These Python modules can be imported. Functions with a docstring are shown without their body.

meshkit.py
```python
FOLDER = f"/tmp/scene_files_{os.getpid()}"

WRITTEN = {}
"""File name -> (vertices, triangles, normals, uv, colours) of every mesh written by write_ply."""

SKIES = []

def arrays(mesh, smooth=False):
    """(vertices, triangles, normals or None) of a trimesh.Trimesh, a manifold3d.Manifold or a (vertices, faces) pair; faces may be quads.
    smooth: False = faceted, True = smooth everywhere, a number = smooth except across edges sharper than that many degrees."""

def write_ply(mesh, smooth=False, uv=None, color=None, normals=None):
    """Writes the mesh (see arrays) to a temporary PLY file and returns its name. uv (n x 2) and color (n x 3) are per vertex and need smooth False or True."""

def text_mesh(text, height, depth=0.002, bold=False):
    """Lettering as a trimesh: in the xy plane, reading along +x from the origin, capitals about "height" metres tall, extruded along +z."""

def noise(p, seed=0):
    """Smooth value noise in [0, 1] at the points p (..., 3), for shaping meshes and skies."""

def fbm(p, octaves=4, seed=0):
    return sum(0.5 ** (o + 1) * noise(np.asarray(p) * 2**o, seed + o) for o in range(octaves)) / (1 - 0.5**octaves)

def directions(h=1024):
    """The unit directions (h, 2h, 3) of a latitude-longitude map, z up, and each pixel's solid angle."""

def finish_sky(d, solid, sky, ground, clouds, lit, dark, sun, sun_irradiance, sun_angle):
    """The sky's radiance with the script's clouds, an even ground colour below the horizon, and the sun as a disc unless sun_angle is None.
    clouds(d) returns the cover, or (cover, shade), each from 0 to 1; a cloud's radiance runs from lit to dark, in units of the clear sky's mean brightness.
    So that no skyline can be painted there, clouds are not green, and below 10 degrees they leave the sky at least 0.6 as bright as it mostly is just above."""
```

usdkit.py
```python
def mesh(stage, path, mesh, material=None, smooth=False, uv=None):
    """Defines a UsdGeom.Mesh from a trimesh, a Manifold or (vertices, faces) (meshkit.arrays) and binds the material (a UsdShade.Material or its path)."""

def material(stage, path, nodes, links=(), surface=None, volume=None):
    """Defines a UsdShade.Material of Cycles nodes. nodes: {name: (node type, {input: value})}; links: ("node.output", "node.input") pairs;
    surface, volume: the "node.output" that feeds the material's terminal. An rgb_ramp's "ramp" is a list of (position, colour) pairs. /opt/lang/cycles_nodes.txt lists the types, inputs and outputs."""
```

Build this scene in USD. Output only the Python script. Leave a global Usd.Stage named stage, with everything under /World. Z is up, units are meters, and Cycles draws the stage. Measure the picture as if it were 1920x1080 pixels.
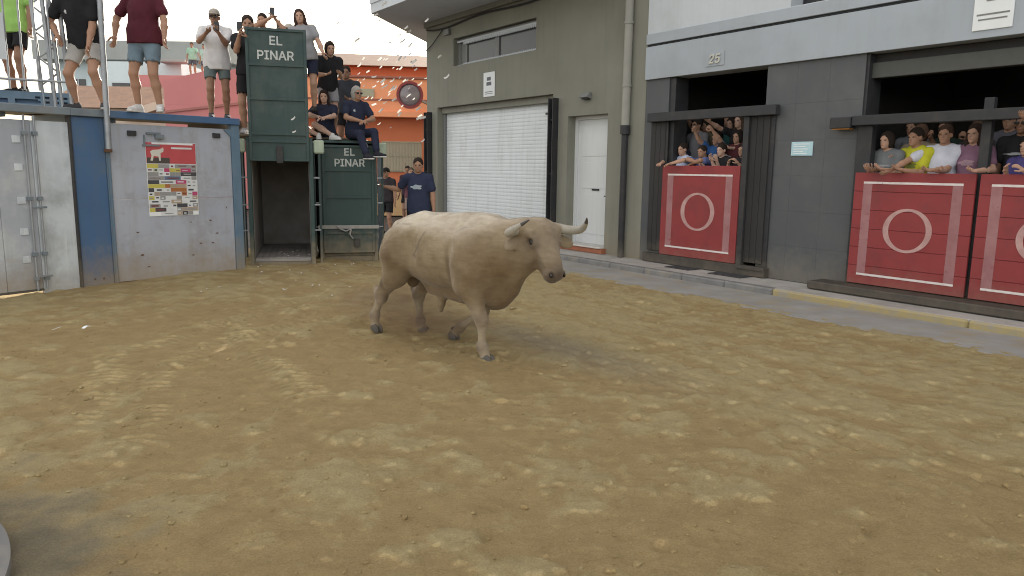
import math, random
import numpy as np, trimesh, manifold3d as m3
from trimesh.creation import box as tbox, cylinder as tcyl
import usdkit, meshkit
from pxr import Usd, UsdGeom, UsdLux, UsdShade, Gf, Sdf, Vt

stage = Usd.Stage.CreateInMemory()
UsdGeom.SetStageUpAxis(stage, UsdGeom.Tokens.z)
UsdGeom.SetStageMetersPerUnit(stage, 1.0)
W = UsdGeom.Xform.Define(stage, '/World'); stage.SetDefaultPrim(W.GetPrim())
UsdGeom.Scope.Define(stage, '/World/Looks')

# ------------------------------------------------------------------ camera
PITCH, ROLL, EYE = math.radians(9.11), math.radians(0.76), 1.7
fw = np.array([0, math.cos(PITCH), -math.sin(PITCH)])
r0 = np.array([1., 0, 0]); u0 = np.array([0, math.sin(PITCH), math.cos(PITCH)])
rt = math.cos(ROLL) * r0 + math.sin(ROLL) * u0
up = -math.sin(ROLL) * r0 + math.cos(ROLL) * u0
cam = UsdGeom.Camera.Define(stage, '/World/camera')
cam.CreateHorizontalApertureAttr(36.0); cam.CreateVerticalApertureAttr(20.25)
cam.CreateFocalLengthAttr(1388 / 1920 * 36.0)
cam.CreateClippingRangeAttr(Gf.Vec2f(0.05, 5000))
cam.CreateExposureAttr(1.55)
cam.AddTransformOp().Set(Gf.Matrix4d(*rt, 0, *up, 0, *(-fw), 0, 0, 0, EYE, 1))

# ------------------------------------------------------------------ sky and sun
SUN_AZ, SUN_EL = math.radians(1.5), math.radians(18)
sd = np.array([math.sin(SUN_AZ) * math.cos(SUN_EL), math.cos(SUN_AZ) * math.cos(SUN_EL), math.sin(SUN_EL)])
skym = usdkit.material(stage, '/World/Looks/sky', {
    'sky': ('sky_texture', {'sky_type': 'single_scattering', 'sun_disc': False, 'sun_elevation': SUN_EL, 'sun_rotation': SUN_AZ,
                            'air_density': 1.0, 'aerosol_density': 2.0, 'ozone_density': 1.0}),
    'tc': ('texture_coordinate', {}),
    'n': ('noise_texture', {'scale': 2.2, 'detail': 5, 'roughness': .55}),
    'cover': ('map_range', {'from_min': .25, 'from_max': .75, 'to_min': .5, 'to_max': .8, 'clamp': True}),
    'mix': ('mix_color', {'b': (5.2, 4.75, 4.2), 'use_clamp': False}),
    'bg': ('background_shader', {'strength': 0.1})},
    [('tc.generated', 'n.vector'), ('n.fac', 'cover.value'), ('cover.result', 'mix.fac'), ('sky.color', 'mix.a'), ('mix.result', 'bg.color')], surface='bg.background')
dome = UsdLux.DomeLight.Define(stage, '/World/sky')
UsdShade.MaterialBindingAPI.Apply(dome.GetPrim()).Bind(skym)
sun = UsdLux.DistantLight.Define(stage, '/World/sun')
sun.CreateNormalizeAttr(True); sun.CreateIntensityAttr(1.25); sun.CreateAngleAttr(0.6); sun.CreateColorAttr(Gf.Vec3f(1, .93, .82))
zax = sd; xax = np.cross([0, 0, 1], zax); xax /= np.linalg.norm(xax); yax = np.cross(zax, xax)
sun.AddTransformOp().Set(Gf.Matrix4d(*xax, 0, *yax, 0, *zax, 0, 0, 0, 30, 1))

# ------------------------------------------------------------------ naming helpers
_used = {}
def _path(parent, name):
    base = str(parent) + '/' + name
    k = _used.get(base, 0); _used[base] = k + 1
    return base if k == 0 else f'{base}_{k:03d}'
def ppath(p):
    return p.GetPath() if hasattr(p, 'GetPath') else (p.GetPrim().GetPath() if p is not None else '/World')
def keys(prim, label=None, cat=None, group=None, kind=None):
    prim = prim.GetPrim() if hasattr(prim, 'GetPrim') else prim
    for k, v in (('label', label), ('category', cat), ('group', group), ('kind', kind)):
        if v: prim.SetCustomDataByKey(k, v)
    return prim
def obj(name, mesh, mat, parent=None, smooth=False, label=None, cat=None, group=None, kind=None, tone=None, names=None):
    m = usdkit.mesh(stage, _path(ppath(parent) if parent is not None else '/World', name), mesh, LOOK[mat] if isinstance(mat, str) else mat, smooth=smooth)
    if tone is not None:
        for nm, t in (tone.items() if isinstance(tone, dict) else [('tone', tone)]):
            t = np.asarray(t, np.float32)
            if t.ndim == 1: t = np.repeat(t[:, None], 3, 1)
            UsdGeom.PrimvarsAPI(m).CreatePrimvar(nm, Sdf.ValueTypeNames.Color3fArray, 'vertex').Set(Vt.Vec3fArray.FromNumpy(t))
    return keys(m, label, cat, group, kind)
def thing(name, label, cat, M=None, group=None, kind=None):
    x = UsdGeom.Xform.Define(stage, _path('/World', name))
    if M is not None:
        M = np.asarray(M, float); x.AddTransformOp().Set(Gf.Matrix4d(*M.T.ravel()))
    return keys(x, label, cat, group, kind)
def dup(src, M, label, group=None):
    x = UsdGeom.Xform.Define(stage, _path('/World', src.GetName().rsplit('_', 1)[0] if src.GetName()[-3:].isdigit() else src.GetName()))
    x.GetPrim().GetReferences().AddInternalReference(src.GetPath())
    x.ClearXformOpOrder() if False else None
    x.GetPrim().SetInstanceable(True)
    op = UsdGeom.Xformable(x).MakeMatrixXform(); op.Set(Gf.Matrix4d(*np.asarray(M, float).T.ravel()))
    return keys(x, label, None, group)

# ------------------------------------------------------------------ materials
LOOK = {}
def lin(c):
    c = np.asarray(c, float) / 255.
    return tuple(np.where(c <= .04045, c / 12.92, ((c + .055) / 1.055) ** 2.4))
def mat(name, c1, c2=None, scale=3.0, rough=.7, bump=0., bscale=60., stretch=(1, 1, 1), grime=None, gscale=1.2, gamt=.5, metal=0., spec=.4, dist=.002, obj_space=False, detail=5, streak=None, chips=None, splash=None):
    """two-tone noise colour, optional grime patches and a fine bump"""
    c2 = c2 or tuple(x * .82 for x in c1)
    n = {'g': ('texture_coordinate', {}) if obj_space else ('geometry', {}),
         'mp': ('mapping', {'scale': stretch}),
         'n1': ('noise_texture', {'scale': scale, 'detail': detail, 'roughness': .6}),
         'r1': ('rgb_ramp', {'ramp': [(.3, c2), (.7, c1)]}),
         'p': ('principled_bsdf', {'roughness': rough, 'metallic': metal, 'specular_ior_level': spec})}
    l = [('g.object' if obj_space else 'g.position', 'mp.vector'), ('mp.vector', 'n1.vector'), ('n1.fac', 'r1.fac')]
    last = 'r1.color'
    if grime is not None:
        n['n2'] = ('noise_texture', {'scale': gscale, 'detail': 8, 'roughness': .68})
        n['r2'] = ('map_range', {'from_min': .5, 'from_max': .68, 'to_min': 0., 'to_max': gamt, 'clamp': True})
        n['mx'] = ('mix_color', {'b': grime})
        l += [('mp.vector', 'n2.vector'), ('n2.fac', 'r2.value'), ('r2.result', 'mx.fac'), (last, 'mx.a')]
        last = 'mx.result'
    if streak is not None:                                  # run marks down the face: (colour, amount)
        n['ms'] = ('mapping', {'scale': (5., 5., .35)}); n['ns'] = ('noise_texture', {'scale': 1.6, 'detail': 7, 'roughness': .7})
        n['rs'] = ('map_range', {'from_min': .50, 'from_max': .72, 'to_min': 0., 'to_max': streak[1], 'clamp': True}); n['xs'] = ('mix_color', {'b': streak[0]})
        l += [('g.object' if obj_space else 'g.position', 'ms.vector'), ('ms.vector', 'ns.vector'), ('ns.fac', 'rs.value'), ('rs.result', 'xs.fac'), (last, 'xs.a')]
        last = 'xs.result'
    if chips is not None:                                   # chipped and scraped spots: (colour, scale, threshold)
        n['mc'] = ('mapping', {'scale': (1., 1., 1.7)}); n['nc'] = ('noise_texture', {'scale': chips[1], 'detail': 9, 'roughness': .78, 'distortion': .4})
        n['rc'] = ('map_range', {'from_min': chips[2], 'from_max': chips[2] + .035, 'to_min': 0., 'to_max': .85, 'clamp': True}); n['xc'] = ('mix_color', {'b': chips[0]})
        l += [('g.object' if obj_space else 'g.position', 'mc.vector'), ('mc.vector', 'nc.vector'), ('nc.fac', 'rc.value'), ('rc.result', 'xc.fac'), (last, 'xc.a')]
        last = 'xc.result'
    if splash is not None:                                  # dust and mud splashed up from the ground: (colour, height, amount)
        n['gs'] = ('geometry', {}); n['sx'] = ('separate_xyz', {}); n['nd'] = ('noise_texture', {'scale': 6., 'detail': 7, 'roughness': .7})
        n['zd'] = ('math', {'math_type': 'multiply_add', 'value2': -1.6 * splash[1], 'value3': .8 * splash[1]}); n['za'] = ('math', {'math_type': 'add'})
        n['rd'] = ('map_range', {'from_min': .05, 'from_max': splash[1], 'to_min': splash[2], 'to_max': 0., 'clamp': True}); n['xd'] = ('mix_color', {'b': splash[0]})
        l += [('gs.position', 'sx.vector'), ('gs.position', 'nd.vector'), ('nd.fac', 'zd.value1'), ('sx.z', 'za.value1'), ('zd.value', 'za.value2'), ('za.value', 'rd.value'), ('rd.result', 'xd.fac'), (last, 'xd.a')]
        last = 'xd.result'
    l.append((last, 'p.base_color'))
    if bump:
        n['n3'] = ('noise_texture', {'scale': bscale, 'detail': 4, 'roughness': .6})
        n['b'] = ('bump', {'strength': bump, 'distance': dist})
        l += [('mp.vector', 'n3.vector'), ('n3.fac', 'b.height'), ('b.normal', 'p.normal')]
    LOOK[name] = usdkit.material(stage, '/World/Looks/' + name, n, l, surface='p.BSDF')
    return LOOK[name]
def plain(name, c, rough=.7, **k):
    return mat(name, c, tuple(x * .88 for x in c), rough=rough, scale=k.pop('scale', 8.), **k)

# ------------------------------------------------------------------ geometry helpers
A = math.radians(35.4)
DU = np.array([math.sin(A), -math.cos(A), 0.]); NV = np.array([-math.cos(A), -math.sin(A), 0.])
O = np.array([7.9625641, 5.6586998, 0.])
FAC = np.eye(4); FAC[:3, 0] = DU; FAC[:3, 1] = NV; FAC[:3, 2] = (0, 0, 1); FAC[:3, 3] = O      # (u, v, z) of the street front -> world; left handed
def uvz(u, v, z):
    return O + DU * u + NV * v + np.array([0, 0, z])
def flip(m):
    m = m.copy(); m.faces = m.faces[:, ::-1]; return m
def tofac(m):
    v = O + m.vertices[:, :1] * DU + m.vertices[:, 1:2] * NV + m.vertices[:, 2:] * np.array([0, 0, 1.])
    return trimesh.Trimesh(v, m.faces[:, ::-1], process=False)
def bx(a, b, ch=0.):
    """axis box between corners a and b, chamfered by ch"""
    a, b = np.minimum(a, b).astype(float), np.maximum(a, b).astype(float)
    if ch <= 0:
        m = tbox(extents=b - a); m.apply_translation((a + b) / 2); return m
    ch = min(ch, .45 * (b - a).min())
    P = []
    for i in range(3):
        lo, hi = a + ch, b - ch
        lo[i], hi[i] = a[i], b[i]
        for s in range(8): P.append([(lo, hi)[s >> k & 1][k] for k in range(3)])
    return trimesh.convex.convex_hull(np.array(P))
def fb(u0, u1, v0, v1, z0, z1, ch=0.):
    return tofac(bx((u0, v0, z0), (u1, v1, z1), ch))
def cat(*ms):
    ms = [x for m in ms for x in (m if isinstance(m, (list, tuple)) else [m])]
    return trimesh.util.concatenate(ms)
def bar(p, q, w, d=None, up_=(0, 0, 1), ch=0.):
    """box bar from p to q; w across, d along up_"""
    p, q = np.asarray(p, float), np.asarray(q, float); L = np.linalg.norm(q - p); x = (q - p) / L
    u = np.asarray(up_, float)
    if abs(u @ x) > .98: u = np.array([0., 1, 0]) if abs(x[1]) < .9 else np.array([1., 0, 0])
    y = np.cross(u, x); y /= np.linalg.norm(y); z = np.cross(x, y)
    m = bx((0, -w / 2, -(d or w) / 2), (L, w / 2, (d or w) / 2), ch)
    T = np.eye(4); T[:3, 0] = x; T[:3, 1] = y; T[:3, 2] = z; T[:3, 3] = p
    m.apply_transform(T); return m
def tube(pts, r, n=8, caps=True):
    """round tube through points; r a number or one per point"""
    pts = np.asarray(pts, float); r = np.broadcast_to(r, len(pts)).astype(float)
    t = np.gradient(pts, axis=0); t /= np.linalg.norm(t, axis=1, keepdims=True) + 1e-12
    ref = np.array([0, 0, 1.]) if abs(t[0][2]) < .9 else np.array([1., 0, 0])
    V = []
    x = np.cross(ref, t[0]); x /= np.linalg.norm(x)
    for i in range(len(pts)):
        x = x - (x @ t[i]) * t[i]; x /= np.linalg.norm(x); y = np.cross(t[i], x)
        a = np.arange(n) / n * 2 * math.pi
        V.append(pts[i] + r[i] * (np.cos(a)[:, None] * x + np.sin(a)[:, None] * y))
    V = np.concatenate(V); F = []
    for i in range(len(pts) - 1):
        for j in range(n):
            a, b, c, d = i * n + j, i * n + (j + 1) % n, (i + 1) * n + (j + 1) % n, (i + 1) * n + j
            F += [[a, b, c], [a, c, d]]
    if caps:
        k = len(V); V = np.vstack([V, pts[0], pts[-1]])
        for j in range(n):
            F += [[k, (j + 1) % n, j], [k + 1, (len(pts) - 1) * n + j, (len(pts) - 1) * n + (j + 1) % n]]
    return trimesh.Trimesh(V, F, process=False)
def frame(origin, x, y=None):
    """matrix with x axis along x (horizontal), z up"""
    x = np.asarray(x, float); x = x / np.linalg.norm(x); z = np.array([0, 0, 1.]); y = np.cross(z, x)
    T = np.eye(4); T[:3, 0] = x; T[:3, 1] = y; T[:3, 2] = z; T[:3, 3] = origin
    return T

# ------------------------------------------------------------------ smooth bodies from signed distances
class Field:
    def __init__(self, lo, hi, h):
        self.h = h; self.lo = np.asarray(lo, float); n = np.ceil((np.asarray(hi) - self.lo) / h).astype(int) + 1
        self.F = np.full(n, .3, np.float32); self.ax = [self.lo[i] + h * np.arange(n[i]) for i in range(3)]
    def _box(self, lo, hi):
        s = []
        for i in range(3):
            a = int(max(0, math.floor((lo[i] - self.lo[i]) / self.h))); b = int(min(self.F.shape[i], math.ceil((hi[i] - self.lo[i]) / self.h) + 1))
            if b <= a: return None
            s.append(slice(a, b))
        g = np.meshgrid(*[self.ax[i][s[i]] for i in range(3)], indexing='ij')
        return tuple(s), np.stack(g, -1).astype(np.float32)
    def _put(self, s, d, k, sub=False):
        f = self.F[s]
        if sub:
            d = -d
            hh = np.maximum(k - np.abs(f - d), 0) / max(k, 1e-6); self.F[s] = np.maximum(f, d) + hh * hh * k * .25
        else:
            hh = np.maximum(k - np.abs(f - d), 0) / max(k, 1e-6); self.F[s] = np.minimum(f, d) - hh * hh * k * .25
    def cone(self, a, b, ra, rb, k=.03, sub=False, sq=None):
        """round cone"""
        a, b = np.asarray(a, float), np.asarray(b, float); m = .1 + k
        g = self._box(np.minimum(a - ra, b - rb) - m, np.maximum(a + ra, b + rb) + m)
        if g is None: return
        s, P = g; ab = b - a; L = max(ab @ ab, 1e-9)
        t = np.clip(((P - a) @ ab) / L, 0, 1)
        d = np.linalg.norm(P - a - t[..., None] * ab, axis=-1) - (ra + (rb - ra) * t)
        self._put(s, d.astype(np.float32), k, sub)
    def ell(self, c, r, R=None, k=.03, sub=False):
        c, r = np.asarray(c, float), np.asarray(r, float); m = r.max() + .1 + k
        g = self._box(c - m, c + m)
        if g is None: return
        s, P = g; q = P - c
        if R is not None: q = q @ np.asarray(R, float)
        k0 = np.linalg.norm(q / r, axis=-1); k1 = np.linalg.norm(q / (r * r), axis=-1)
        d = k0 * (k0 - 1) / np.maximum(k1, 1e-6)
        self._put(s, d.astype(np.float32), k, sub)
    def cut(self, n, p):
        """keep the side where (x - p).n < 0"""
        g = np.meshgrid(*self.ax, indexing='ij')
        d = sum((g[i] - p[i]) * n[i] for i in range(3)); self.F = np.maximum(self.F, d.astype(np.float32))
    def points(self):
        return np.stack(np.meshgrid(*self.ax, indexing='ij'), -1)
    def mesh(self, smooth=0):
        F = self.F.copy()
        for i in range(3):
            for e in (0, -1):
                sl = [slice(None)] * 3; sl[i] = e; F[tuple(sl)] = np.maximum(F[tuple(sl)], .01)
        I = F < 0; nx, ny, nz = F.shape
        C = np.zeros((nx - 1, ny - 1, nz - 1), np.int8)
        cor = [(a, b, c) for a in (0, 1) for b in (0, 1) for c in (0, 1)]
        for a, b, c in cor: C += I[a:nx - 1 + a, b:ny - 1 + b, c:nz - 1 + c]
        M = (C > 0) & (C < 8); idx = np.full(M.shape, -1, np.int64); ii = np.argwhere(M); idx[M] = np.arange(len(ii))
        S = np.zeros((len(ii), 3)); N = np.zeros(len(ii))
        val = {o: F[ii[:, 0] + o[0], ii[:, 1] + o[1], ii[:, 2] + o[2]].astype(float) for o in cor}
        for p in cor:
            for ax in range(3):
                if p[ax]: continue
                q = tuple(1 if k == ax else p[k] for k in range(3)); a, b = val[p], val[q]
                w = (a < 0) != (b < 0); t = np.where(w, a / np.where(w, a - b, 1), 0)
                X = np.tile(np.array(p, float), (len(ii), 1)); X[:, ax] = t
                S += X * w[:, None]; N += w
        V = self.lo + self.h * (ii + S / np.maximum(N, 1)[:, None])
        faces = []
        for ax in range(3):
            b, c = [(1, 2), (2, 0), (0, 1)][ax]
            sl0 = [slice(None)] * 3; sl1 = [slice(None)] * 3; sl0[ax] = slice(0, -1); sl1[ax] = slice(1, None)
            x = I[tuple(sl0)]; y = I[tuple(sl1)]
            for flag, inv in ((x & ~y, False), (~x & y, True)):
                e = np.argwhere(flag); e = e[(e[:, b] > 0) & (e[:, c] > 0) & (e[:, b] < F.shape[b] - 1) & (e[:, c] < F.shape[c] - 1)]
                if not len(e): continue
                db = np.zeros(3, int); db[b] = 1; dc = np.zeros(3, int); dc[c] = 1
                q = [idx[tuple((e - o).T)] for o in (db + dc, dc, 0 * db, db)]
                if inv: q = q[::-1]
                faces += [np.stack([q[0], q[1], q[2]], 1), np.stack([q[0], q[2], q[3]], 1)]
        m = trimesh.Trimesh(V, np.concatenate(faces) if faces else np.zeros((0, 3), int), process=False)
        if smooth: trimesh.smoothing.filter_taubin(m, lamb=.5, nu=.53, iterations=smooth)
        return m
# ================================================================== materials of the setting
mat('asphalt', (.085, .085, .09), (.05, .05, .053), scale=3, rough=.85, bump=.5, bscale=220, grime=(.20, .17, .12), gscale=1.6, gamt=.6)
mat('concrete_walk', (.47, .455, .43), (.38, .365, .34), scale=2.2, rough=.85, bump=.25, bscale=180, grime=(.22, .205, .18), gscale=1.4, gamt=.5)
mat('kerb_stone', (.22, .22, .215), (.15, .15, .15), scale=4, rough=.85, bump=.4, bscale=120, grime=(.3, .26, .18), gscale=3, gamt=.5)
mat('kerb_yellow', (.36, .285, .12), (.30, .26, .16), scale=7, rough=.8, bump=.3, bscale=120, grime=(.28, .26, .22), gscale=5, gamt=.95)
mat('gutter', (.36, .355, .34), (.26, .255, .24), scale=1.7, rough=.9, bump=.3, bscale=150, grime=(.34, .28, .17), gscale=2.2, gamt=.8)
mat('iron_cover', (.075, .078, .08), (.05, .05, .052), scale=10, rough=.6, metal=.4, bump=.3, bscale=90)
mat('olive_wall', (.235, .235, .195), (.20, .20, .165), scale=.9, rough=.88, bump=.35, bscale=130, dist=.003, grime=(.165, .165, .14), gscale=.6, gamt=.35, streak=((.15, .15, .125), .45), splash=((.24, .20, .14), .75, .6))
mat('white_render', (.51, .55, .58), (.46, .495, .52), scale=1.1, rough=.85, bump=.2, bscale=120, grime=(.36, .37, .37), gscale=.7, gamt=.4, streak=((.38, .39, .385), .22))
mat('band_render', (.36, .40, .44), (.325, .36, .395), scale=.9, rough=.8, bump=.15, bscale=120, grime=(.27, .285, .29), gscale=.8, gamt=.4, streak=((.27, .285, .29), .25), chips=((.26, .26, .25), 2.2, .69))
mat('grey_tile', (.080, .086, .091), (.070, .075, .080), scale=1.3, rough=.55, bump=.12, bscale=60, grime=(.12, .12, .115), gscale=1.3, gamt=.35, streak=((.095, .098, .098), .3), splash=((.24, .20, .14), .6, .35))
mat('joint_dark', (.058, .062, .066), rough=.9)
mat('black_steel', (.026, .027, .030), (.018, .019, .021), scale=6, rough=.5, bump=.15, bscale=60, grime=(.055, .047, .04), gscale=4, gamt=.5, splash=((.16, .135, .10), .5, .5))
mat('black_wood', (.030, .028, .027), (.018, .017, .017), scale=3, stretch=(1, 1, .25), rough=.7, bump=.3, bscale=60, chips=((.10, .085, .07), 8., .67), splash=((.16, .135, .10), .5, .5))
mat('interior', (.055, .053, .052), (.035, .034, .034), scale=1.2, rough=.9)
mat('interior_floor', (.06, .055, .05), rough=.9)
mat('red_paint', (.25, .037, .038), (.21, .031, .032), scale=2.2, rough=.55, bump=.2, bscale=70, grime=(.13, .034, .034), gscale=1.7, gamt=.6, streak=((.20, .045, .045), .25), chips=((.20, .10, .075), 7., .66), splash=((.24, .20, .14), .5, .3))
mat('pink_paint', (.33, .17, .172), (.26, .115, .118), scale=6, rough=.6, bump=.1, bscale=70, chips=((.25, .045, .05), 9., .60))
mat('white_paint', (.72, .68, .66), (.58, .52, .50), scale=9, rough=.6, chips=((.30, .10, .10), 14., .60))
mat('shutter_white', (.70, .74, .76), (.66, .70, .72), scale=.8, rough=.5, grime=(.5, .5, .48), gscale=.9, gamt=.4, streak=((.42, .42, .40), .35), chips=((.34, .33, .31), 2.5, .70))
mat('door_white', (.64, .665, .67), (.60, .62, .63), scale=1.5, rough=.45, streak=((.5, .5, .48), .3))
mat('terracotta', (.33, .125, .065), (.25, .09, .05), scale=6, rough=.75, bump=.2)
mat('marble_step', (.60, .58, .54), (.5, .48, .45), scale=4, rough=.4)
mat('pane_dark', (.055, .058, .060), (.045, .047, .05), scale=2, rough=.22, spec=.55)
mat('frame_grey', (.20, .205, .20), rough=.5)
mat('pvc_pipe', (.30, .30, .265), (.25, .25, .22), scale=3, rough=.5, splash=((.24, .20, .14), .75, .6))
mat('sign_white', (.72, .75, .76), (.66, .69, .70), scale=5, rough=.4)
mat('sign_ink', (.10, .11, .13), rough=.5)
mat('sign_cyan', (.42, .60, .66), (.36, .54, .60), scale=5, rough=.3)
mat('cable', (.03, .03, .03), rough=.6)
# ================================================================== ground
R = np.random.RandomState(7)
g = trimesh.Trimesh([[-900, -900, -.05], [900, -900, -.05], [900, 900, -.05], [-900, 900, -.05]], [[0, 1, 2], [0, 2, 3]], process=False)
obj('road', g, 'asphalt', kind='structure')
def smooth01(x, a, b):
    t = np.clip((x - a) / (b - a), 0, 1); return t * t * (3 - 2 * t)
def seg_dist(P, line):
    """distance to a polyline and the length run along it"""
    best = np.full(len(P), 1e9); run = np.zeros(len(P)); side = np.zeros(len(P)); s = 0
    for a, b in zip(line[:-1], line[1:]):
        a, b = np.asarray(a), np.asarray(b); ab = b - a; L = np.linalg.norm(ab)
        t = np.clip((P - a) @ ab / L ** 2, 0, 1); q = P - a - t[:, None] * ab; d = np.linalg.norm(q, axis=1)
        k = d < best; best[k] = d[k]; run[k] = s + t[k] * L; side[k] = ((ab[0] * q[:, 1] - ab[1] * q[:, 0]) / L)[k]; s += L
    return best, run, side
def spline(pts, n=40):
    from scipy.interpolate import CubicSpline
    pts = np.asarray(pts, float); t = np.r_[0, np.cumsum(np.linalg.norm(np.diff(pts, axis=0), axis=1))]
    return CubicSpline(t, pts)(np.linspace(0, t[-1], n))
TRACKS = [(spline([(-2.92, 4.63), (-3.2, 5.59), (-3.42, 6.61), (-3.37, 7.27), (-3.14, 8.39), (-2.70, 9.6)]), .42, 1.0),
          (spline([(-1.05, 4.5), (-1.21, 4.8), (-1.85, 5.96), (-2.56, 7.08), (-3.0, 8.0)]), .40, 1.0),
          (spline([(-2.3, 4.3), (-2.37, 4.65), (-2.80, 5.61), (-2.95, 6.62), (-2.4, 8.0), (-1.6, 9.4)]), .36, .75)]
BARE = [(-6.0, 4.6), (-3.3, 4.05), (-2.83, 3.98), (-2.13, 3.55), (-1.66, 3.2), (-1.39, 2.88), (-1.1, 2.2), (-.9, .5)]
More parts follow.
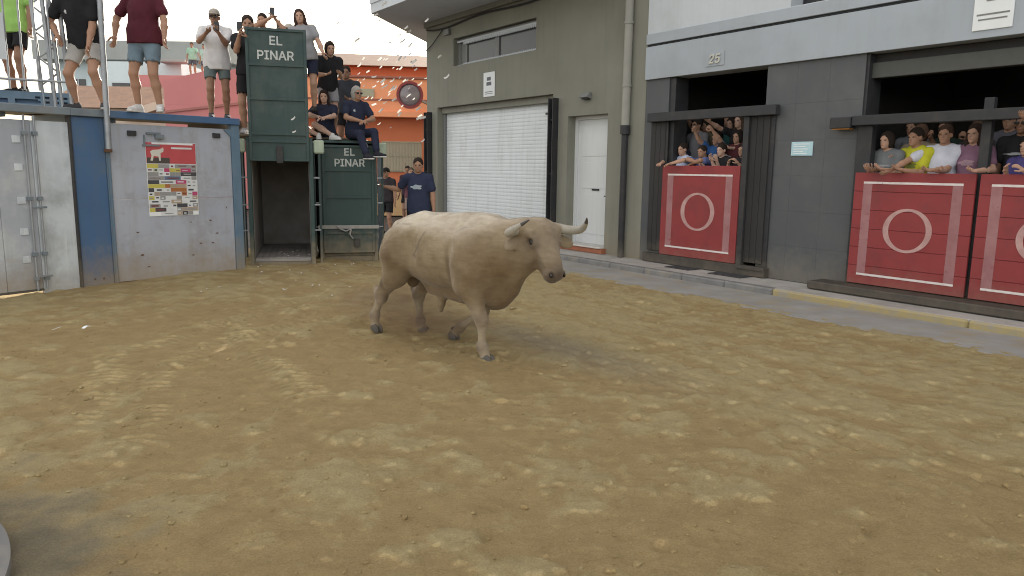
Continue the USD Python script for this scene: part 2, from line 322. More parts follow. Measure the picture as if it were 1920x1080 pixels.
def make_sand():
    ys = [1.2]
    while ys[-1] < 15.2: ys.append(ys[-1] + max(.009, .0034 * ys[-1]))
    xs = [0.0]
    while xs[-1] < 9.5: xs.append(xs[-1] + max(.013, .0052 * xs[-1]))
    xs = np.array([-x for x in xs[:0:-1]] + xs); ys = np.array(ys)
    X, Y = np.meshgrid(xs, ys, indexing='ij'); P = np.stack([X.ravel(), Y.ravel()], 1)
    q = P - O[:2]; u = q @ DU[:2]; v = q @ NV[:2]
    p3 = np.c_[P, np.zeros(len(P))]; uv3 = np.c_[u, v, np.zeros(len(P))]
    big = meshkit.fbm(p3 * .55, 3, 5); mid = meshkit.fbm(p3 * 3.7 + 7, 5, 11); fine = meshkit.fbm(p3 * 9, 4, 3)
    strk = meshkit.fbm(uv3 * np.array([.5, 4.2, 1]) + 3, 4, 21); strk2 = meshkit.fbm(uv3 * np.array([2.4, 13, 1]), 3, 31)
    # how dry and pale the surface is
    brown = .34 + .42 * smooth01(v, 4.2, 6.6) - .42 * smooth01(v, 8.9, 10.0) - .35 * smooth01(P[:, 1], 7.6, 10.2) * (v > 5.6)
    brown += .25 * np.exp(-((P[:, 0] + 1.1) ** 2 + ((P[:, 1] - 6.6) / .8) ** 2) / .9)
    w_st = smooth01(5.9 - v, -.6, 1.2)
    patch = (mid * (1 - w_st) + (.55 * strk + .45 * mid) * w_st)
    t = patch + (fine - .5) * .55 + (strk2 - .5) * .34 * w_st + (big - .5) * .42 - (brown - .45) * .62
    dry = smooth01(t + (meshkit.fbm(p3 * 4.5 + 17, 3, 41) - .5) * .55, .31, .69)
    H = .012 * dry + .022 * (big - .5) + .016 * (mid - .5) + .022 * (fine - .5) * (.5 + dry) + .008 * (meshkit.fbm(p3 * 26, 2, 51) - .5) + .012 * (strk2 - .5) * w_st
    # tractor tyre marks
    for line, wdt, amt in TRACKS:
        d, run, side = seg_dist(P, line); inn = smooth01(wdt * .5 - d + .12 * (mid - .5), -.03, .10) * amt
        lug = .5 + .5 * np.sin((run + np.abs(side) * .55) * 2 * math.pi / .105); lug = smooth01(lug, .3, .75)
        wear = smooth01(meshkit.fbm(p3 * 3.6 + 31, 4, 8), .35, .54)
        H += inn * wear * (lug * .016 - .010); dry = dry * (1 - inn * wear * .7) + inn * wear * .7 * (.15 + .8 * lug)
    # long thin wheel lines along the street
    for vv, ww in ((5.42, .035), (5.30, .02), (4.42, .03), (4.33, .016), (5.05, .015)):
        d = np.abs(v - vv - .10 * (meshkit.noise(np.c_[u * .35, u * 0, u * 0], 4) - .5)); k = np.exp(-(d / ww) ** 2) * (u > -8) * smooth01(meshkit.noise(np.c_[u * .9, u * 0 + vv, u * 0], 6), .25, .5)
        H -= .012 * k; dry = dry * (1 - .4 * k)
    # hoof marks
    rr = np.random.RandomState(3)
    hoofs = [(rr.uniform(-3.6, 3.6), rr.uniform(2.2, 9.5)) for _ in range(420)] + [(-.53 + .45 * math.sin(a) * k, 6.9 - .5 * k * math.cos(a)) for k in np.linspace(-9, 5, 40) for a in (rr.uniform(.6, 1.1),)]
    for hx, hy in hoofs:
        a = rr.uniform(0, 6.28); l, w2 = rr.uniform(.04, .13), rr.uniform(.03, .06); dep = rr.uniform(.004, .016)
        i0, i1 = np.searchsorted(xs, [hx - .4, hx + .4]); j0, j1 = np.searchsorted(ys, [hy - .4, hy + .4])
        if i1 <= i0 or j1 <= j0: continue
        gx, gy = X[i0:i1, j0:j1] - hx, Y[i0:i1, j0:j1] - hy
        ca, sa = math.cos(a), math.sin(a); r2 = ((gx * ca + gy * sa) / l) ** 2 + ((gy * ca - gx * sa) / w2) ** 2
        idx = (np.arange(i0, i1)[:, None] * len(ys) + np.arange(j0, j1)[None]).ravel()
        kk = np.exp(-r2 * 1.3).ravel(); rim = np.exp(-((np.sqrt(r2) - 1.4) / .45) ** 2).ravel() * (.5 + .5 * np.sin(a + np.arctan2(gy, gx))).ravel()
        H[idx] += -dep * kk + dep * .5 * rim; dry[idx] = np.clip(dry[idx] - .4 * kk + .2 * rim, 0, 1)
    # sand pushed up round the hooves that carry the bull
    for hx, hy in ((-.02, 6.63), (-1.0, 7.62), (-1.28, 8.2)):
        r_ = np.hypot(P[:, 0] - hx, P[:, 1] - hy); H += .022 * np.exp(-((r_ - .13) / .045) ** 2) * (.6 + .8 * (fine - .3)) - .02 * np.exp(-(r_ / .09) ** 2); dry = np.clip(dry - .45 * np.exp(-(r_ / .22) ** 2), 0, 1)
    # sand thins out to the road: bare patch by the near left corner, the gutter, and a scuffed strip behind the bull
    _, _, bs = seg_dist(P, np.array(BARE)); bare = smooth01(-bs + .6 * (mid - .5) + .5 * (fine - .5) + .3 * (big - .5), -.15, .55)
    bare2 = .55 * np.exp(-((v - 5.35) / .33) ** 2) * np.exp(-((u + 5.5) / 1.35) ** 2)
    edge = smooth01(1.72 + .25 * (mid - .5) + .22 * (fine - .5) - v, -.10, .16)
    thin = np.maximum(bare, edge)
    # mound along the barricade
    H += .05 * smooth01(P[:, 1] - P[:, 0] * .0, 9.2, 11.5) * (v > 4.5)
    Z = H - .06 * edge - .022 * bare
    tone = np.stack([dry, np.clip(bare2 + edge * .5, 0, 1), np.clip(bare * (.75 + .5 * (mid - .5)), 0, 1)], 1)
    V = np.c_[P, Z]; n, mm = len(xs), len(ys)
    idx = np.arange(n * mm).reshape(n, mm)
    a, b, c, d = idx[:-1, :-1].ravel(), idx[1:, :-1].ravel(), idx[1:, 1:].ravel(), idx[:-1, 1:].ravel()
    F = np.concatenate([np.stack([a, b, c], 1), np.stack([a, c, d], 1)])
    keep = (V[F, 2].max(1) > -.052) & (v[F].min(1) > 1.45) & (Y.ravel()[F].max(1) < 15)
    # nothing of the sand behind the barricade line
    m = trimesh.Trimesh(V, F[keep], process=False)
    used = np.unique(m.faces); rem = np.full(len(V), -1); rem[used] = np.arange(len(used))
    return trimesh.Trimesh(V[used], rem[m.faces], process=False), tone[used]
LOOK['sand'] = usdkit.material(stage, '/World/Looks/sand', {
    'a': ('attribute', {'attribute': 'tone'}), 's': ('separate_color', {}), 'g': ('geometry', {}),
    'n1': ('noise_texture', {'scale': 22, 'detail': 8, 'roughness': .78}), 'n2': ('noise_texture', {'scale': 210, 'detail': 3, 'roughness': .6}),
    'n3': ('noise_texture', {'scale': 5.5, 'detail': 6, 'roughness': .65}),
    'ad': ('math', {'math_type': 'multiply_add', 'value2': 1.5, 'value3': -.75}), 'ad2': ('math', {'math_type': 'add', 'use_clamp': True}),
    'cr': ('rgb_ramp', {'ramp': [(0., (.372, .276, .136)), (.42, (.396, .308, .156)), (1., (.420, .345, .186))]}),
    'gr': ('mix_color', {'b': (.20, .185, .155)}), 'gb': ('mix_color', {'b': (.125, .117, .104)}), 'bn': ('math', {'math_type': 'multiply_add', 'value2': .7, 'value3': -.35}), 'ba': ('math', {'math_type': 'add'}), 'bm': ('map_range', {'from_min': .0, 'from_max': 1.15, 'to_min': 0., 'to_max': .92, 'clamp': True}),
    'v': ('map_range', {'from_min': .3, 'from_max': .7, 'to_min': .86, 'to_max': 1.10}), 'mv': ('mix', {'mix_type': 'multiply', 'fac': 1.}),
    'bh': ('math', {'math_type': 'multiply_add', 'value2': .35}),
    'sp': ('noise_texture', {'scale': 95, 'detail': 4, 'roughness': .75}), 'sv': ('map_range', {'from_min': .32, 'from_max': .68, 'to_min': .78, 'to_max': 1.18}), 'ms': ('mix', {'mix_type': 'multiply', 'fac': 1.}),
    'b': ('bump', {'strength': 1.0, 'distance': .02}),
    'p': ('principled_bsdf', {'roughness': .95, 'specular_ior_level': .15})},
    [('a.color', 's.color'), ('g.position', 'n1.vector'), ('g.position', 'n2.vector'), ('g.position', 'n3.vector'), ('n1.fac', 'ad.value1'), ('ad.value', 'ad2.value1'), ('s.r', 'ad2.value2'),
     ('ad2.value', 'cr.fac'), ('cr.color', 'gr.a'), ('s.g', 'gr.fac'), ('n3.fac', 'v.value'), ('gr.result', 'gb.a'), ('n1.fac', 'bn.value1'), ('bn.value', 'ba.value1'), ('s.b', 'ba.value2'), ('ba.value', 'bm.value'), ('bm.result', 'gb.fac'), ('gb.result', 'mv.color1'), ('v.result', 'mv.color2'), ('g.position', 'sp.vector'), ('sp.fac', 'sv.value'), ('mv.color', 'ms.color1'), ('sv.result', 'ms.color2'), ('ms.color', 'p.base_color'),
     ('n2.fac', 'bh.value1'), ('n1.fac', 'bh.value3'), ('bh.value', 'b.height'), ('b.normal', 'p.normal')], surface='p.BSDF')
sm, stone = make_sand()
obj('sand', sm, 'sand', smooth=True, kind='structure', tone=stone)
# pavement, kerb and gutter along the street front
obj('pavement', fb(-17.9, 4, -.02, .70, -.2, .092), 'concrete_walk', kind='structure')
kerb = [(-17.9, -6.25, 'kerb_stone')]
for i in range(14):
    a = -17.9 + i * (11.65 / 14); obj('kerb', fb(a + .001, a + 11.65 / 14 - .001, .702, .86, -.2, .094, .02), 'kerb_stone', kind='structure')
for i in range(4):
    a = -6.25 + i * 2.56; obj('kerb', fb(a + .001, a + 2.559, .702, .80, -.2, .093, .006), 'concrete_walk', kind='structure'); obj('kerb_painted_edge', fb(a + .001, a + 2.559, .801, .862, -.2, .094, .025), 'kerb_yellow', kind='structure')
obj('gutter', fb(-17.9, 4, .862, 1.95, -.2, .004), 'gutter', kind='structure')
T = thing('pavement_corner', 'pale rounded concrete pavement corner at the near left edge of the sand', 'kerb', kind='structure')
from shapely.geometry import Polygon, Point, box as sbox
pc = Point(-3.3, 2.2).buffer(1.385, 32)
m = trimesh.creation.extrude_polygon(pc, .20); m.apply_translation((0, 0, -.155)); obj('slab', m, 'kerb_stone', T)
for u_, v_, w_, d_, lb in ((-8.42, .26, .52, .34, 'dark square iron access cover in the pavement before the narrower doorway'), (-7.45, .24, .62, .36, 'dark iron access cover in the pavement nearer the grey tiled wall')):
    T = thing('access_cover', lb, 'access cover')
    obj('rim', cat(fb(u_ - w_ / 2, u_ + w_ / 2, v_ - d_ / 2, v_ - d_ / 2 + .02, .09, .106), fb(u_ - w_ / 2, u_ + w_ / 2, v_ + d_ / 2 - .02, v_ + d_ / 2, .09, .106), fb(u_ - w_ / 2, u_ - w_ / 2 + .02, v_ - d_ / 2 + .02, v_ + d_ / 2 - .02, .09, .106), fb(u_ + w_ / 2 - .02, u_ + w_ / 2, v_ - d_ / 2 + .02, v_ + d_ / 2 - .02, .09, .106)), 'iron_cover', T)
    obj('lid', cat(fb(u_ - w_ / 2 + .023, u_ + w_ / 2 - .023, v_ - d_ / 2 + .023, v_ + d_ / 2 - .023, .09, .104), *[fb(u_ - w_ / 2 + .04, u_ + w_ / 2 - .04, v_ - d_ / 2 + .045 + k * .045, v_ - d_ / 2 + .06 + k * .045, .1035, .108) for k in range(int((d_ - .08) / .045))]), 'iron_cover', T)
# crumbs and small stones lying on the sand
rr = np.random.RandomState(44); vs_, fs_, ts_ = [], [], []; ico = trimesh.creation.icosphere(0, 1.0) if False else trimesh.creation.icosahedron()
from scipy.spatial import cKDTree
kd = cKDTree(sm.vertices[:, :2]); n0 = 0
for i in range(4200):
    d_ = 2.2 + 8.5 * rr.rand() ** 1.7; x = (rr.rand() * 1.5 - .75) * d_ * 1.05
    v_ = 9.768 + NV[0] * x + NV[1] * d_
    if v_ < 1.9 or d_ > 9.3 - .9 * (x < -3) * 1.5: continue
    k_ = kd.query((x, d_))[1]; z_ = sm.vertices[k_, 2]
    if z_ < -.045 or stone[k_, 2] > .25: continue
    s_ = rr.lognormal(-5.35, .5) * (1 + .10 * d_ * .5); p_ = ico.vertices * (1 + rr.uniform(-.3, .3, (12, 1))) * (s_ * rr.uniform(.7, 1.3), s_ * rr.uniform(.7, 1.3), s_ * rr.uniform(.4, .8))
    a_ = rr.rand() * 6.28; c__, s__ = math.cos(a_), math.sin(a_); p_ = np.c_[p_[:, 0] * c__ - p_[:, 1] * s__, p_[:, 0] * s__ + p_[:, 1] * c__, p_[:, 2]]
    vs_.append(p_ + [x, d_, z_ + s_ * .2]); fs_.append(ico.faces + n0); n0 += 12; ts_.append(np.tile(np.clip([stone[k_, 0] + rr.uniform(-.3, .35), 0, 0], 0, 1), (12, 1)))
obj('gravel', trimesh.Trimesh(np.concatenate(vs_), np.concatenate(fs_), process=False), 'sand', label='loose crumbs of dry sand and grit scattered over the arena', cat='gravel', kind='stuff', tone=np.concatenate(ts_))
# white scraps of paper lying on the sand
for i, (x, y) in enumerate([(-4.62, 7.35), (-4.36, 7.42)]):
    m = trimesh.creation.box((.07, .045, .003)); m = m.subdivide().subdivide(); m.vertices[:, 2] += .012 * np.sin(m.vertices[:, 0] * 45 + i) ; m.apply_transform(trimesh.transformations.rotation_matrix(i * 1.1, (0, 0, 1))); m.apply_translation((x, y, .045 if y > 7 else .03))
    obj('paper_scrap', m, 'sign_white', label=['white paper scrap on the sand in front of the silver gate', 'smaller white paper scrap just right of the one before the silver gate', 'white paper scrap alone on the brown sand in the middle foreground', 'white paper scrap on the sand in the right foreground'][i], cat='paper scrap')

# ================================================================== olive building
def wall_with_holes(u0, u1, z0, z1, v0, v1, holes):
    """wall slab between v0 (back) and v1 (front) with rectangular holes (u0, u1, z0, z1)"""
    p = sbox(u0, z0, u1, z1)
    for a, b, c, d in holes: p = p.difference(sbox(a, c, b, d))
    out = []
    for gpoly in getattr(p, 'geoms', [p]):
        m = trimesh.creation.extrude_polygon(gpoly, v1 - v0)
        vv = m.vertices.copy(); m.vertices = np.c_[vv[:, 0], vv[:, 2] + v0, vv[:, 1]]; m.faces = m.faces[:, ::-1]
        out.append(tofac(m))
    return cat(out)
T = thing('olive_building', 'olive grey rendered building with white roller shutter and projecting balcony', 'building')
holes = [(-17.19, -12.37, .0, 3.25), (-11.87, -10.68, .0, 2.77), (-16.38, -12.99, 4.2, 4.86)]
obj('wall', wall_with_holes(-17.74, -9.8, .0, 10.5, -.32, 0, holes), 'olive_wall', T)
# side wall round the corner and upper mass, roof
side = np.array([-3.0, -2.9]);
def quadwall(p, q, z0, z1, t=.3):
    p, q = np.asarray(p, float), np.asarray(q, float); return bar((p[0], p[1], (z0 + z1) / 2), (q[0], q[1], (z0 + z1) / 2), t, z1 - z0)
c0 = uvz(-17.58, -.16, 0); c1 = uvz(-20.4, -6.0, 0)
obj('side_wall', quadwall(c0, c1, .0, 10.49), 'olive_wall', T)
obj('roof', trimesh.creation.extrude_polygon(Polygon([tuple(uvz(*q, 0)[:2]) for q in ((-17.74, 0), (-9.8, 0), (-9.8, -9), (-22, -9))]), .25).apply_translation((0, 0, 10.5)), 'olive_wall', T)
# balcony slab, wrapping round the corner
bp = Polygon([tuple(uvz(*q, 0)[:2]) for q in ((-17.40, 1.72), (-9.9, 1.72), (-9.9, .002), (-17.70, .002), (-18.9, -2.5), (-20.3, -1.45))])
obj('balcony_slab', trimesh.creation.extrude_polygon(bp, .22).apply_translation((0, 0, 5.4)), 'white_render', T)
pw = Polygon([tuple(uvz(*q, 0)[:2]) for q in ((-17.42, 1.74), (-9.9, 1.74), (-9.9, 1.60), (-17.32, 1.60), (-20.2, -1.5), (-20.32, -1.46))])
obj('balcony_parapet', trimesh.creation.extrude_polygon(pw, 1.0).apply_translation((0, 0, 5.62)), 'white_render', T)
obj('cornice', fb(-17.72, -9.9, .002, .10, 5.28, 5.398), 'olive_wall', T)
# garage: jambs are the wall's own thickness, then the roller shutter of slats
sh = obj('roller_shutter', fb(-17.19, -12.37, -.30, -.262, .1, 3.25), 'shutter_white', T)
def slat(u0, u1, z, hgt, v, dp=.009):
    pr = [(0, 0), (dp * .7, hgt * .18), (dp, hgt * .5), (dp * .7, hgt * .82), (0, hgt - .004), (-.006, hgt - .004), (-.006, 0)]
    m = trimesh.creation.extrude_polygon(Polygon(pr), u1 - u0); vv = m.vertices.copy(); m.vertices = np.c_[vv[:, 2] + u0, vv[:, 0] + v, vv[:, 1] + z]
    m = tofac(m)
    return m if m.volume > 0 else flip(m)
for k in range(36): obj('slat', slat(-17.13, -12.43, .16 + k * .0835, .0835, -.255), 'shutter_white', sh)
obj('bottom_rail', fb(-17.15, -12.41, -.26, -.22, .101, .158, .006), 'shutter_white', sh)
for a, b in ((-17.19, -17.12), (-12.44, -12.37)): obj('guide_rail', fb(a + .002, b - .002, -.26, -.17, .102, 3.12, .005), 'frame_grey', sh)
obj('shutter_box', fb(-17.18, -12.38, -.26, -.12, 3.10, 3.248, .008), 'olive_wall', sh)
# high strip window
Wn = obj('window', cat(fb(-16.37, -13.0, -.17, -.13, 4.21, 4.25), fb(-16.37, -13.0, -.17, -.13, 4.81, 4.85), fb(-16.37, -16.25, -.17, -.13, 4.25, 4.81), fb(-13.06, -13.0, -.17, -.13, 4.25, 4.81), fb(-14.72, -14.56, -.172, -.12, 4.25, 4.81), fb(-16.02, -15.94, -.17, -.125, 4.25, 4.81)), 'frame_grey', T)
for a, b in ((-15.938, -14.722), (-14.558, -13.062), (-16.248, -16.022)): obj('pane', fb(a, b, -.16, -.15, 4.252, 4.808), 'pane_dark' if b - a > .4 else 'frame_grey', Wn)
tr = []
for k in range(42):
    a = -16.0 + k * .0705
    for z, s in ((4.735, .055), (4.225, .035)):
        c = trimesh.creation.icosphere(1, 1.); c.apply_scale((.034, .014, s)); c.apply_translation((a, -.075, z)); tr.append(tofac(c))
tr += [fb(-16.3, -13.01, -.09, -.06, 4.75, 4.79), fb(-16.3, -13.01, -.09, -.06, 4.205, 4.222)]
obj('scalloped_trim', cat(tr), 'white_render', Wn, kind='stuff')
obj('window_back', fb(-16.38, -12.99, -.318, -.30, 4.2, 4.86), 'interior', T)
# house door
D = obj('door', fb(-11.80, -10.75, -.285, -.24, .226, 2.70, .004), 'door_white', T)
for z0, z1 in ((.42, 1.22), (1.34, 1.86), (1.98, 2.58)):
    obj('panel', fb(-11.66, -10.90, -.24, -.232, z0, z1, .006), 'door_white', D)
obj('letter_slot', fb(-11.34, -11.12, -.232, -.222, 1.30, 1.335, .004), 'black_steel', D)
obj('handle', tofac(tube([(-10.84, -.24, 1.20), (-10.84, -.19, 1.20), (-10.92, -.185, 1.20)], .012)), 'black_steel', D)
obj('lock_plate', fb(-10.86, -10.82, -.241, -.232, 1.12, 1.30), 'black_steel', D)
obj('door_frame', cat(fb(-11.868, -11.802, -.30, -.20, .226, 2.768), fb(-10.748, -10.682, -.30, -.20, .226, 2.768), fb(-11.802, -10.748, -.30, -.20, 2.702, 2.768)), 'door_white', T)
obj('doorstep', fb(-12.20, -10.62, -.33, .12, .098, .196, .006), 'terracotta', T)
obj('threshold', fb(-11.90, -10.66, -.33, .14, .197, .226, .004), 'marble_step', T)
for k in range(8): obj('skirting_tile', fb(-12.34 + k * .02 - .0, -12.22 + k * .02, .002, .016, .102, .30), 'terracotta', T) if k == 0 else None
L = thing('wall_lamp', 'small dark wedge shaped outdoor lamp above the white house door', 'lamp')
pr = Polygon([(0, 0), (.13, .03), (.05, .12), (0, .12)]); m = trimesh.creation.extrude_polygon(pr, .24); vv = m.vertices.copy(); m.vertices = np.c_[vv[:, 2] - 11.40, vv[:, 0] + .003, vv[:, 1] + 3.07]; m = tofac(m); m = m if m.volume > 0 else flip(m)
obj('housing', m, 'frame_grey', L); obj('lens', fb(-11.37, -11.19, .01, .09, 3.062, 3.076), 'black_steel', L)
S = thing('garage_sign', 'tall white no-entry plate on the olive wall above the roller shutter', 'sign')
obj('plate', fb(-14.99, -14.52, .002, .014, 3.36, 3.91, .004), 'sign_white', S)
for q in ((-14.84, -14.68, 3.72, 3.80), (-14.86, -14.66, 3.61, 3.69), (-14.92, -14.60, 3.46, 3.475), (-14.92, -14.60, 3.42, 3.432)): obj('print', fb(q[0], q[1], .0145, .017, q[2], q[3]), 'sign_ink', S)
for u0_, u1_, lb in ((-12.35, -12.18, 'dark steel channel standing on the wall right of the roller shutter'), (-17.66, -17.47, 'dark steel channel standing on the wall left of the roller shutter')):
    C = thing('steel_channel', lb, 'steel channel')
    obj('web', fb(u0_, u1_, .002, .02, .1, 3.15), 'black_steel', C)
    for q in ((u0_, u0_ + .02), (u1_ - .02, u1_)): obj('flange', fb(q[0], q[1], .0205, .15, .1, 3.15, .003), 'black_steel', C)
    for z in (.5, 1.6, 2.7): obj('bracket', fb(u0_ - .03, u1_ + .03, .0, .018, z, z + .06) if False else fb(u0_ + .021, u1_ - .021, .021, .10, z, z + .03), 'black_steel', C)
    if u0_ > -15: obj('peg', fb(u0_ - .16, u0_ - .001, .05, .09, 2.83, 2.87, .008), 'black_steel', C)
P = thing('drainpipe', 'pale drainpipe with dark cast iron foot where the two buildings meet', 'drainpipe')
obj('pipe', tofac(tube([(-10.11, .09, 2.46), (-10.11, .09, 10.4)], .075, 14)), 'pvc_pipe', P, smooth=40)
obj('iron_foot', tofac(tube([(-10.11, .09, .10), (-10.11, .09, 2.40)], .062, 14)), 'black_steel', P, smooth=40)
obj('collar', tofac(tube([(-10.11, .09, 2.36), (-10.11, .09, 2.52)], .092, 14)), 'black_steel', P, smooth=40)
for z in (3.2, 4.3, 5.2): obj('clip', cat(tofac(tube([(-10.11, .09, z), (-10.11, .09, z + .04)], .086, 14)), fb(-10.13, -10.09, .0, .05, z, z + .04)), 'pvc_pipe', P)
def cable(name, pts, r, lb, sag=0.0):
    p = spline(pts, 40); obj(name, tofac(tube(p, r, 6)), 'cable', label=lb, cat='cable')
cable('cable', [(-17.7, .03, 5.24), (-16.9, .03, 5.16), (-15.2, .03, 5.24), (-13.5, .03, 5.19), (-11.5, .03, 5.26), (-9.9, .03, 5.2)], .022, 'dark bundled cable running under the balcony along the olive wall')
cable('cable', [(-17.72, .05, 4.72), (-17.4, .05, 4.82), (-17.0, .045, 5.04), (-16.8, .03, 5.17)], .013, 'thin dark cable looping down from the bundle at the building corner')
obj('junction_box', fb(-16.75, -16.5, .002, .08, 4.98, 5.12, .008), 'frame_grey', label='small grey junction box on the wall under the balcony cables', cat='junction box')

# ================================================================== grey building with the two doorways
T = thing('grey_building', 'white and dark grey building with two doorways closed by red barriers', 'building')
GH = [(-9.15, -7.18, 0, 3.29), (-5.64, -.6, 0, 3.29)]
obj('lower_wall', wall_with_holes(-9.70, 4.0, 0, 3.29, -.35, -.012, GH), 'joint_dark', T)
# large grey tiles, laid in rows with recessed joints, proud of the backing
tl = obj('tile_cladding', fb(-9.70, -9.66, -.011, -.006, .1, .12), 'grey_tile', T)
rows = [.1, .62, 1.14, 1.66, 2.18, 2.70, 3.288]
for (a, b) in ((-9.70, -9.15), (-7.18, -5.64)):
    n = max(1, round((b - a) / .55)); w_ = (b - a) / n
    for z0, z1 in zip(rows[:-1], rows[1:]):
        for k in range(n): obj('tile', fb(a + k * w_ + .0008, a + (k + 1) * w_ - .0008, -.0105, .0, z0 + .0008, z1 - .0008), 'grey_tile', tl)
obj('wall_edge_strip', fb(-9.80, -9.702, -.3, .004, 0, 10.3), 'olive_wall', T)
obj('fascia_band', fb(-9.70, 4, -.35, .05, 3.291, 3.845, .004), 'band_render', T)
obj('groove', fb(-9.70, 4, -.35, .0, 3.846, 3.888), 'joint_dark', T)
obj('upper_band', fb(-9.70, 4, -.35, .05, 3.889, 4.06, .004), 'band_render', T)
UH = [(-6.85, -4.9, 4.075, 6.2), (-3.2, -1.2, 4.075, 6.2)]
obj('upper_wall', wall_with_holes(-9.70, 4.0, 4.061, 10.2, -.35, .018, UH), 'white_render', T)
for a, b, c_, d in UH:
    w_ = obj('window', fb(a, b, -.34, -.30, c_, d), 'joint_dark', T)
    obj('window_shutter', fb(a + .01, b - .01, -.295, -.26, c_ + .02, d - .02), 'black_steel', w_)
obj('roof', fb(-9.70, 4.0, -9, .02, 10.201, 10.4), 'white_render', T)
# rooms behind the two doorways
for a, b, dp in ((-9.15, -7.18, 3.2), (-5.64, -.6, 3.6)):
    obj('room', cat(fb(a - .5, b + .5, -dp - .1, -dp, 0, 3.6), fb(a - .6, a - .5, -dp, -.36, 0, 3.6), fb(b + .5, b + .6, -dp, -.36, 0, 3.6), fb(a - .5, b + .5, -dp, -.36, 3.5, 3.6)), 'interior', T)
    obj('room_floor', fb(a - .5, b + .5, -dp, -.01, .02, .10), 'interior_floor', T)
obj('shutter_box', fb(-5.62, -.62, -.34, -.18, 2.98, 3.285, .006), 'interior', T)
obj('lintel_beam', fb(-5.62, -.62, -.175, -.10, 2.97, 3.17, .006), 'frame_dark' if 'frame_dark' in LOOK else plain('frame_dark', (.075, .078, .072), rough=.6), T)
obj('doorway_reveal', fb(-5.638, -5.60, -.34, -.02, .1, 3.28), 'black_steel', T)
obj('doorway_reveal', fb(-9.148, -9.02, -.34, -.02, .1, 3.28), 'black_steel', T)
N = thing('house_number', 'raised pale house number 25 on the band over the narrower doorway', 'house number')
def lettering(text, height, u_, v_, z_, mt, parent, bold=True, depth=.012, name='lettering', italic=0.):
    m = meshkit.text_mesh(text, height, depth, bold=bold); vv = m.vertices; vv = vv - [vv[:, 0].mean() * 0 + (vv[:, 0].min() + vv[:, 0].max()) / 2, 0, 0]
    mm = trimesh.Trimesh(np.c_[u_ + vv[:, 0] + italic * vv[:, 1], v_ + vv[:, 2], z_ + vv[:, 1]], m.faces, process=False)
    mm = tofac(mm); mm = mm if mm.volume > 0 else flip(mm)
    return obj(name, mm, mt, parent)
plain('plaque_cream', (.50, .50, .44), rough=.5)
obj('plaque', fb(-8.335, -7.965, .0505, .062, 3.375, 3.595, .004), 'band_render', N)
lettering('25', .135, -8.15, .062, 3.42, 'plaque_cream', N, depth=.02, italic=.12)
S = thing('wall_plate', 'small pale blue plate screwed to the dark grey tiled wall', 'sign')
obj('plate', fb(-6.68, -6.33, .001, .012, 1.95, 2.15, .003), 'sign_cyan', S)
for w_, z in ((.26, 2.11), (.2, 2.075), (.24, 2.04), (.16, 2.005), (.22, 1.975)): obj('print', fb(-6.64, -6.64 + w_, .0122, .0135, z, z + .012), 'sign_white', S)
S = thing('no_parking_sign', 'white printed sign on the band over the wider right doorway', 'sign')
obj('plate', fb(-4.33, -3.90, .052, .064, 3.38, 3.98, .004), 'sign_white', S)
for q in ((-4.20, -4.03, 3.70, 3.86), (-4.29, -3.94, 3.545, 3.565), (-4.27, -3.96, 3.49, 3.508)): obj('print', fb(q[0], q[1], .0642, .066, q[2], q[3]), 'frame_grey', S)

# ================================================================== steel gates and red barriers in the doorways
def red_barrier(name, u0_, u1_, z0, z1, v_, lb, nplank, border_top=.11, border_side=.13, line=.028, side=.11, ring=None):
    T = thing(name, lb, 'barrier', group='red barriers in the doorways')
    hh = (z1 - z0) / nplank
    for k in range(nplank):
        obj('plank', fb(u0_, u1_, v_ - .035, v_, z0 + k * hh + .002, z0 + (k + 1) * hh - .002, .003), 'red_paint', T)
    for q in (u0_ + .25, u1_ - .25): obj('batten', fb(q - .04, q + .04, v_ - .075, v_ - .036, z0 + .05, z1 - .05), 'black_wood', T)
    a, b, c_, d = u0_ + border_side, u1_ - border_side, z0 + border_top, z1 - border_top
    for q in ((a, a + side), (b - side, b)): obj('painted_side_line', fb(q[0], q[1], v_ - .002, v_ + .002, c_ + line, d - line), 'pink_paint', T)
    for q in ((c_, c_ + line), (d - line, d)): obj('painted_line', fb(a, b, v_ - .002, v_ + .003, q[0], q[1]), 'white_paint', T)
    ru, rz, ri = ring; n = 64; t = np.arange(n) / n * 2 * math.pi; cu, cz = (u0_ + u1_) / 2, (z0 + z1) / 2 + .01
    Vs, Fs = [], []
    po = Polygon(np.c_[cu + ru * np.cos(t), cz + rz * np.sin(t)], [np.c_[cu + (ru - ri) * np.cos(t), cz + (rz - .035) * np.sin(t)][::-1]])
    m = trimesh.creation.extrude_polygon(po, .004); vv = m.vertices.copy(); m.vertices = np.c_[vv[:, 0], vv[:, 2] + v_ - .001, vv[:, 1]]; m = tofac(m); m = m if m.volume > 0 else flip(m)
    obj('letter_o', m, 'pink_ring', T)
    return T
LOOK['pink_ring'] = mat('pink_ring', (.48, .31, .29), (.36, .20, .19), scale=6, rough=.6, chips=((.25, .045, .05), 9., .61))
red_barrier('red_barrier', -9.13, -7.50, .26, 1.80, .10, 'red barrier with a letter O in the narrower doorway below the house number', 1, .14, .13, .028, .13, (.36, .315, .085))
red_barrier('red_barrier', -5.60, -4.085, .22, 1.72, .10, 'red planked barrier with a letter O in the wide doorway, beside the grey wall', 6, .12, .13, .028, .12, (.315, .285, .075))
red_barrier('red_barrier', -4.035, -2.52, .22, 1.72, .10, 'red planked barrier cut off by the right edge of the photo', 6, .12, .13, .028, .12, (.315, .285, .075))
red_barrier('red_barrier', -2.47, -.95, .22, 1.72, .10, 'red planked barrier of the wide doorway wholly beyond the edge', 6, .12, .13, .028, .12, (.315, .285, .075)) if False else None
